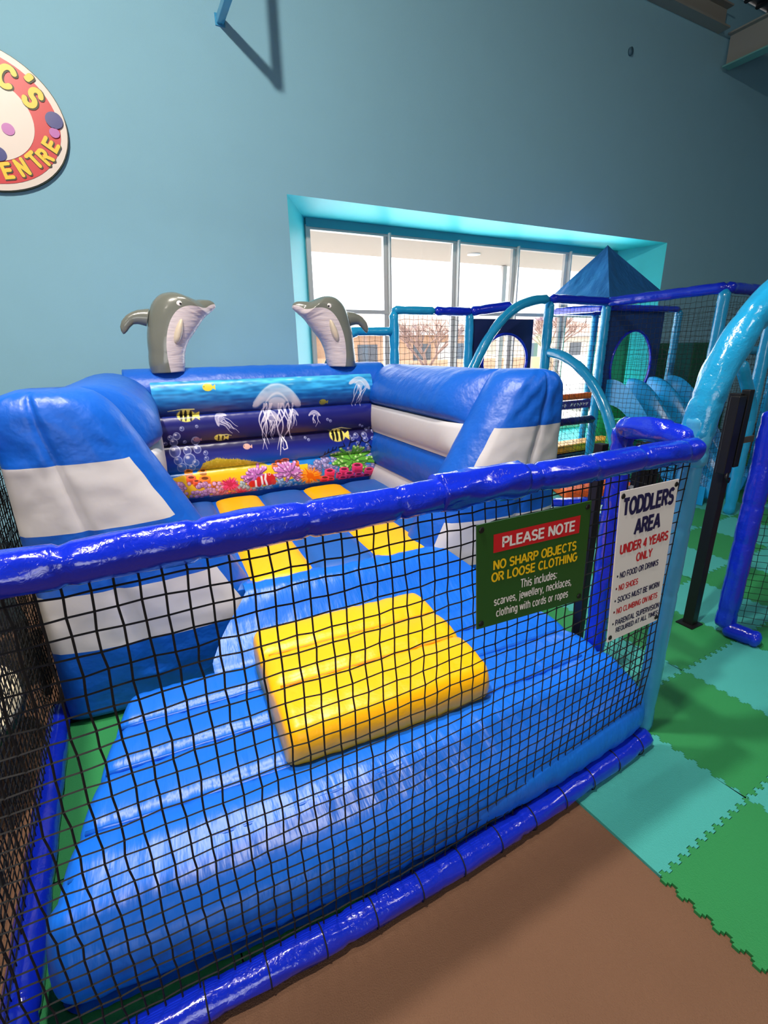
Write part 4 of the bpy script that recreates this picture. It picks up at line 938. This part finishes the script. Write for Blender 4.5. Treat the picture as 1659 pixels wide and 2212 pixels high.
rl((1.9, 4.6, 1.1), (4.5, 4.5, 1.1), .04, M_sky); rl((4.6, 4.42, .84), (5.6, 4.42, .83), .05, mat('navy_sleeve', (26, 22, 96), .3)); rl((4.6, 5.2, .95), (5.6, 5.2, .95), .05, M_sky)
rl((5.56, 3.12, .07), (5.54, 4.4, .07), .05); rl((4.57, 3.3, .07), (5.5, 3.1, .07), .05)
# arches
pad('arched_tube', bez((4.50, 4.38, 2.26), (3.95, 4.38, 2.26), (3.62, 4.38, 2.0), (3.30, 4.38, 1.2)), .052, M_sky, pf, seed=2.2)
pad('arched_tube', bez((4.55, 4.4, 1.69), (4.55, 3.95, 1.68), (4.55, 3.45, 1.3), (4.55, 3.28, .55)), .052, M_sky, pf, seed=3.2)
pad('arched_tube', bez((1.75, 4.6, 1.1), (1.8, 4.6, 1.6), (1.95, 4.6, 1.9), (2.2, 4.6, 1.93)), .045, M_sky, pf, seed=5.2)
pad('curved_brace', bez((5.62, 2.62, .85), (5.60, 2.62, 1.25), (5.45, 2.62, 1.3), (5.22, 2.62, 1.6)), .055, M_sky, pf, seed=6.2)
# pierced panels
def pierced(name, x0, x1, z0, z1, y, cx, cz, rx, rz, m, n=48):
    V = []; Fs = []
    for d in (0, .03):
        for i in range(n):
            a = 2 * PI * i / n; c, s = math.cos(a), math.sin(a)
            kx = min((x1 - cx) / c if c > 1e-6 else (x0 - cx) / c if c < -1e-6 else 1e9, (z1 - cz) / s if s > 1e-6 else (z0 - cz) / s if s < -1e-6 else 1e9)
            V.append(Vector((cx + rx * c, y + d, cz + rz * s))); V.append(Vector((cx + kx * c, y + d, cz + kx * s)))
    o_ = 2 * n
    for i in range(n):
        j = (i + 1) % n
        Fs += [(2 * i, 2 * i + 1, 2 * j + 1, 2 * j), (o_ + 2 * i, o_ + 2 * j, o_ + 2 * j + 1, o_ + 2 * i + 1), (2 * i, 2 * j, o_ + 2 * j, o_ + 2 * i), (2 * i + 1, o_ + 2 * i + 1, o_ + 2 * j + 1, 2 * j + 1)]
    # fill square corners
    for (xa, za) in ((x0, z0), (x1, z0), (x1, z1), (x0, z1)):
        ang = math.atan2(za - cz, xa - cx) % (2 * PI); i = int(ang / (2 * PI) * n) % n; j = (i + 1) % n; b = len(V); V += [Vector((xa, y, za)), Vector((xa, y + .03, za))]
        Fs += [(2 * i + 1, b, 2 * j + 1), (o_ + 2 * i + 1, o_ + 2 * j + 1, b + 1)]
    o = mesh(name, V, Fs, m, pf, smooth=False)
    pad('hole_trim', [(cx + rx * math.cos(a), y - .005, cz + rz * math.sin(a)) for a in [2 * PI * i / 40 for i in range(41)]], .016, M_blue, pf, seg=8, wr=.002, caps=False)
    return o
M_navyp = mat('navy_panel', (16, 30, 84), .6, var=.1); M_midp = mat('mid_blue_panel', (22, 60, 122), .6, var=.1)
pierced('pierced_panel', 3.60, 4.50, 1.12, 2.06, 4.6, 4.09, 1.60, .34, .30, M_navyp)['label'] = 'navy panel with an oval opening'
pierced('pierced_panel', 5.57, 6.72, 1.12, 2.2, 4.44, 6.16, 1.48, .41, .45, M_midp)['label'] = 'mid blue panel with an arched opening'
# pyramid roof
roofm = mat('blue_canvas', (36, 100, 164), .4, .9, 5, bdist=.04, var=.3, stretch=(1, 1, .4))
def roofS(k):
    cn = [(5.50, 4.38, 2.31), (6.74, 4.38, 2.31), (6.74, 5.34, 2.31), (5.46, 5.34, 2.36)]
    return Vector(cn[k])
ap_ = Vector((6.0, 4.9, 2.99)); V = []; Fs = []
for k in range(4):
    a, b_ = roofS(k), roofS((k + 1) % 4); N = 14; base = len(V); idxm = {}
    for i in range(N + 1):
        for j in range(N + 1 - 0):
            p = (a.lerp(b_, j / N)).lerp(ap_, i / N); sag = -.035 * math.sin(PI * i / N) * math.sin(PI * j / N) + .012 * nz(j * .7, i * .25, k * 5) * (1 if 0 < j < N else 0)
            V.append(p + Vector((0, 0, sag)))
    for i in range(N):
        for j in range(N): Fs.append((base + i * (N + 1) + j, base + i * (N + 1) + j + 1, base + (i + 1) * (N + 1) + j + 1, base + (i + 1) * (N + 1) + j))
mesh('pyramid_roof', V, Fs, roofm, pf)['label'] = 'dark blue canvas pyramid roof'
# platform inside the tower and teal/green inner pads
boxes('platform', [((6.98, 4.9, 1.02), (.8, .9, .10))], M_padt, pf, .01); boxes('inner_pad', [((6.75, 5.15, 1.5), (.5, .05, .9)), ((7.2, 5.2, .55), (1.3, .05, .9))], M_padb, pf)
# frame nets
def fn(a, b_, c, d, nu, nv, seed=1): return net('net', quadS(a, b_, c, d), int(nu * .82), int(nv * .82), .0036, M_net, pf, jit=.12, seed=seed)
fn((1.9, 4.62, 1.9), (2.58, 4.62, 1.9), (2.58, 4.62, 1.1), (1.9, 4.62, 1.1), 14, 17); fn((2.62, 4.62, 2.1), (3.53, 4.62, 2.1), (3.53, 4.62, 1.1), (2.62, 4.62, 1.1), 20, 22, 2)
fn((3.6, 4.66, 2.05), (4.5, 4.66, 2.05), (4.5, 4.66, 1.1), (3.6, 4.66, 1.1), 20, 21, 3)
fn((4.57, 4.44, 2.2), (5.50, 4.44, 2.2), (5.50, 4.44, .1), (4.57, 4.44, .1), 20, 46, 4)
fn((4.58, 4.38, 1.6), (4.58, 3.32, .65), (4.58, 3.32, .1), (4.58, 4.38, .1), 22, 18, 5)
fn((5.53, 4.38, 2.2), (5.58, 3.12, 2.24), (5.58, 3.12, .1), (5.53, 4.38, .1), 28, 46, 6)
fn((5.62, 3.09, 2.22), (6.9, 3.09, 2.2), (6.9, 3.09, .1), (5.62, 3.09, .1), 28, 46, 7)
fn((6.9, 3.1, 2.2), (6.9, 5.2, 2.2), (6.9, 5.2, .1), (6.9, 3.1, .1), 44, 44, 8)
fn((4.6, 3.3, .9), (5.5, 3.12, .9), (5.5, 3.12, .1), (4.6, 3.3, .1), 20, 17, 9)
# wavy double slide
sl = thing('double_slide', 'light blue plastic slide with two humped lanes below the arched opening', 'slide', (5.62, 4.36, 0))
M_slide = mat('slide_blue', (30, 158, 224), .3)
def sld(s, t):
    x = s * 1.25; y = -t * 1.45; q = min(1, max(0, (t - .14) / .80)); z = 1.08 * (1 - (q * q * (3 - 2 * q)) * .93)
    ridge = max(math.exp(-((s - c) / .045) ** 2) for c in (0, .34, .68, 1.0)); hump = .20 * math.exp(-((t - .05) / .16) ** 2)
    return Vector((x, y, z + ridge * (.16 + hump * .5) + .0))
grid('chute', sld, 60, 50, M_slide, sl)
for s in (0, 1.0):
    V = []; Fs = []
    for k in range(31):
        p = sld(s, k / 30); V += [p, Vector((p.x, p.y, max(.02, p.z - .32)))]
    for k in range(30): Fs.append((2 * k, 2 * k + 1, 2 * k + 3, 2 * k + 2))
    mesh('side_skirt', V, Fs, M_slide, sl)
boxes('support_pad', [((.6, -.12, .42), (1.2, .06, .82))], M_padb, sl)
# low padded blocks seen under the frame
M_or = mat('orange_pad', (236, 100, 30), .5); M_amber = mat('amber_pad', (236, 158, 20), .5)
o = boxes('padded_beam', [((5.9, 5.22, 1.03), (1.9, .08, .09))], M_or, None, .02); tag(o, 'orange padded beam along the top of the ball pool side, by the window', 'padded beam')
M_bann = mat('purple_banner', (60, 48, 150), .5)
t = thing('banner_strip', 'purple strip with white scribbled lettering hung below the orange beam', 'banner', (5.9, 5.16, .92))
boxes('cloth', [((0, 0, 0), (1.9, .02, .12))], M_bann, t)
V = []; Fs = []
for k in range(26):
    x = -.85 + k * .066
    if k % 7 == 5: continue
    box_data(V, Fs, (x, -.012, .0 + .01 * nz(k * 1.7)), (.010, .004, .05), Matrix.Rotation(.5 * math.sin(k * 2.1), 3, 'Y')); box_data(V, Fs, (x + .022, -.012, .005), (.035, .004, .010), Matrix.Rotation(math.sin(k * 1.3), 3, 'Y'))
mesh('scribble', V, Fs, M_white, t, smooth=False)
o = boxes('padded_bench', [((5.45, 4.80, .40), (1.9, .30, .11))], M_amber, None, .025); tag(o, 'amber padded bench along the foot of the play frame', 'padded bench')
o = boxes('padded_kerb', [((5.45, 4.80, .21), (1.9, .28, .25))], mat('navy_sleeve'), None, .02); tag(o, 'navy padded kerb under the amber bench', 'padded kerb')
rot = Matrix.Rotation(-.42, 3, 'Z')
o = boxes('floor_pad', [((5.05, 3.92, .075), (.95, .55, .12), rot)], M_or, None, .025); tag(o, 'orange floor pad seen through the front net right of the castle', 'floor pad')
o = boxes('floor_pad', [((4.72, 3.55, .055), (1.1, .12, .085), rot)], M_blue, None, .025); tag(o, 'long blue floor pad in front of the orange pad', 'floor pad')
o = boxes('floor_pad', [((4.42, 3.35, .035), (1.05, .34, .04), rot)], mat('mint_pad', (170, 214, 206), .5), None, .01); tag(o, 'mint floor pad between the two blue pads', 'floor pad')
o = boxes('floor_pad', [((4.02, 3.22, .055), (.55, .14, .085), rot)], M_blue, None, .025); tag(o, 'short blue floor pad nearest the castle', 'floor pad')
o = pad('floor_bumper', [(3.95, 3.9, .05), (5.5, 3.06, .05)], .05, M_blue); tag(o, 'royal blue tube bumper on the mats beyond the gateway', 'bumper')
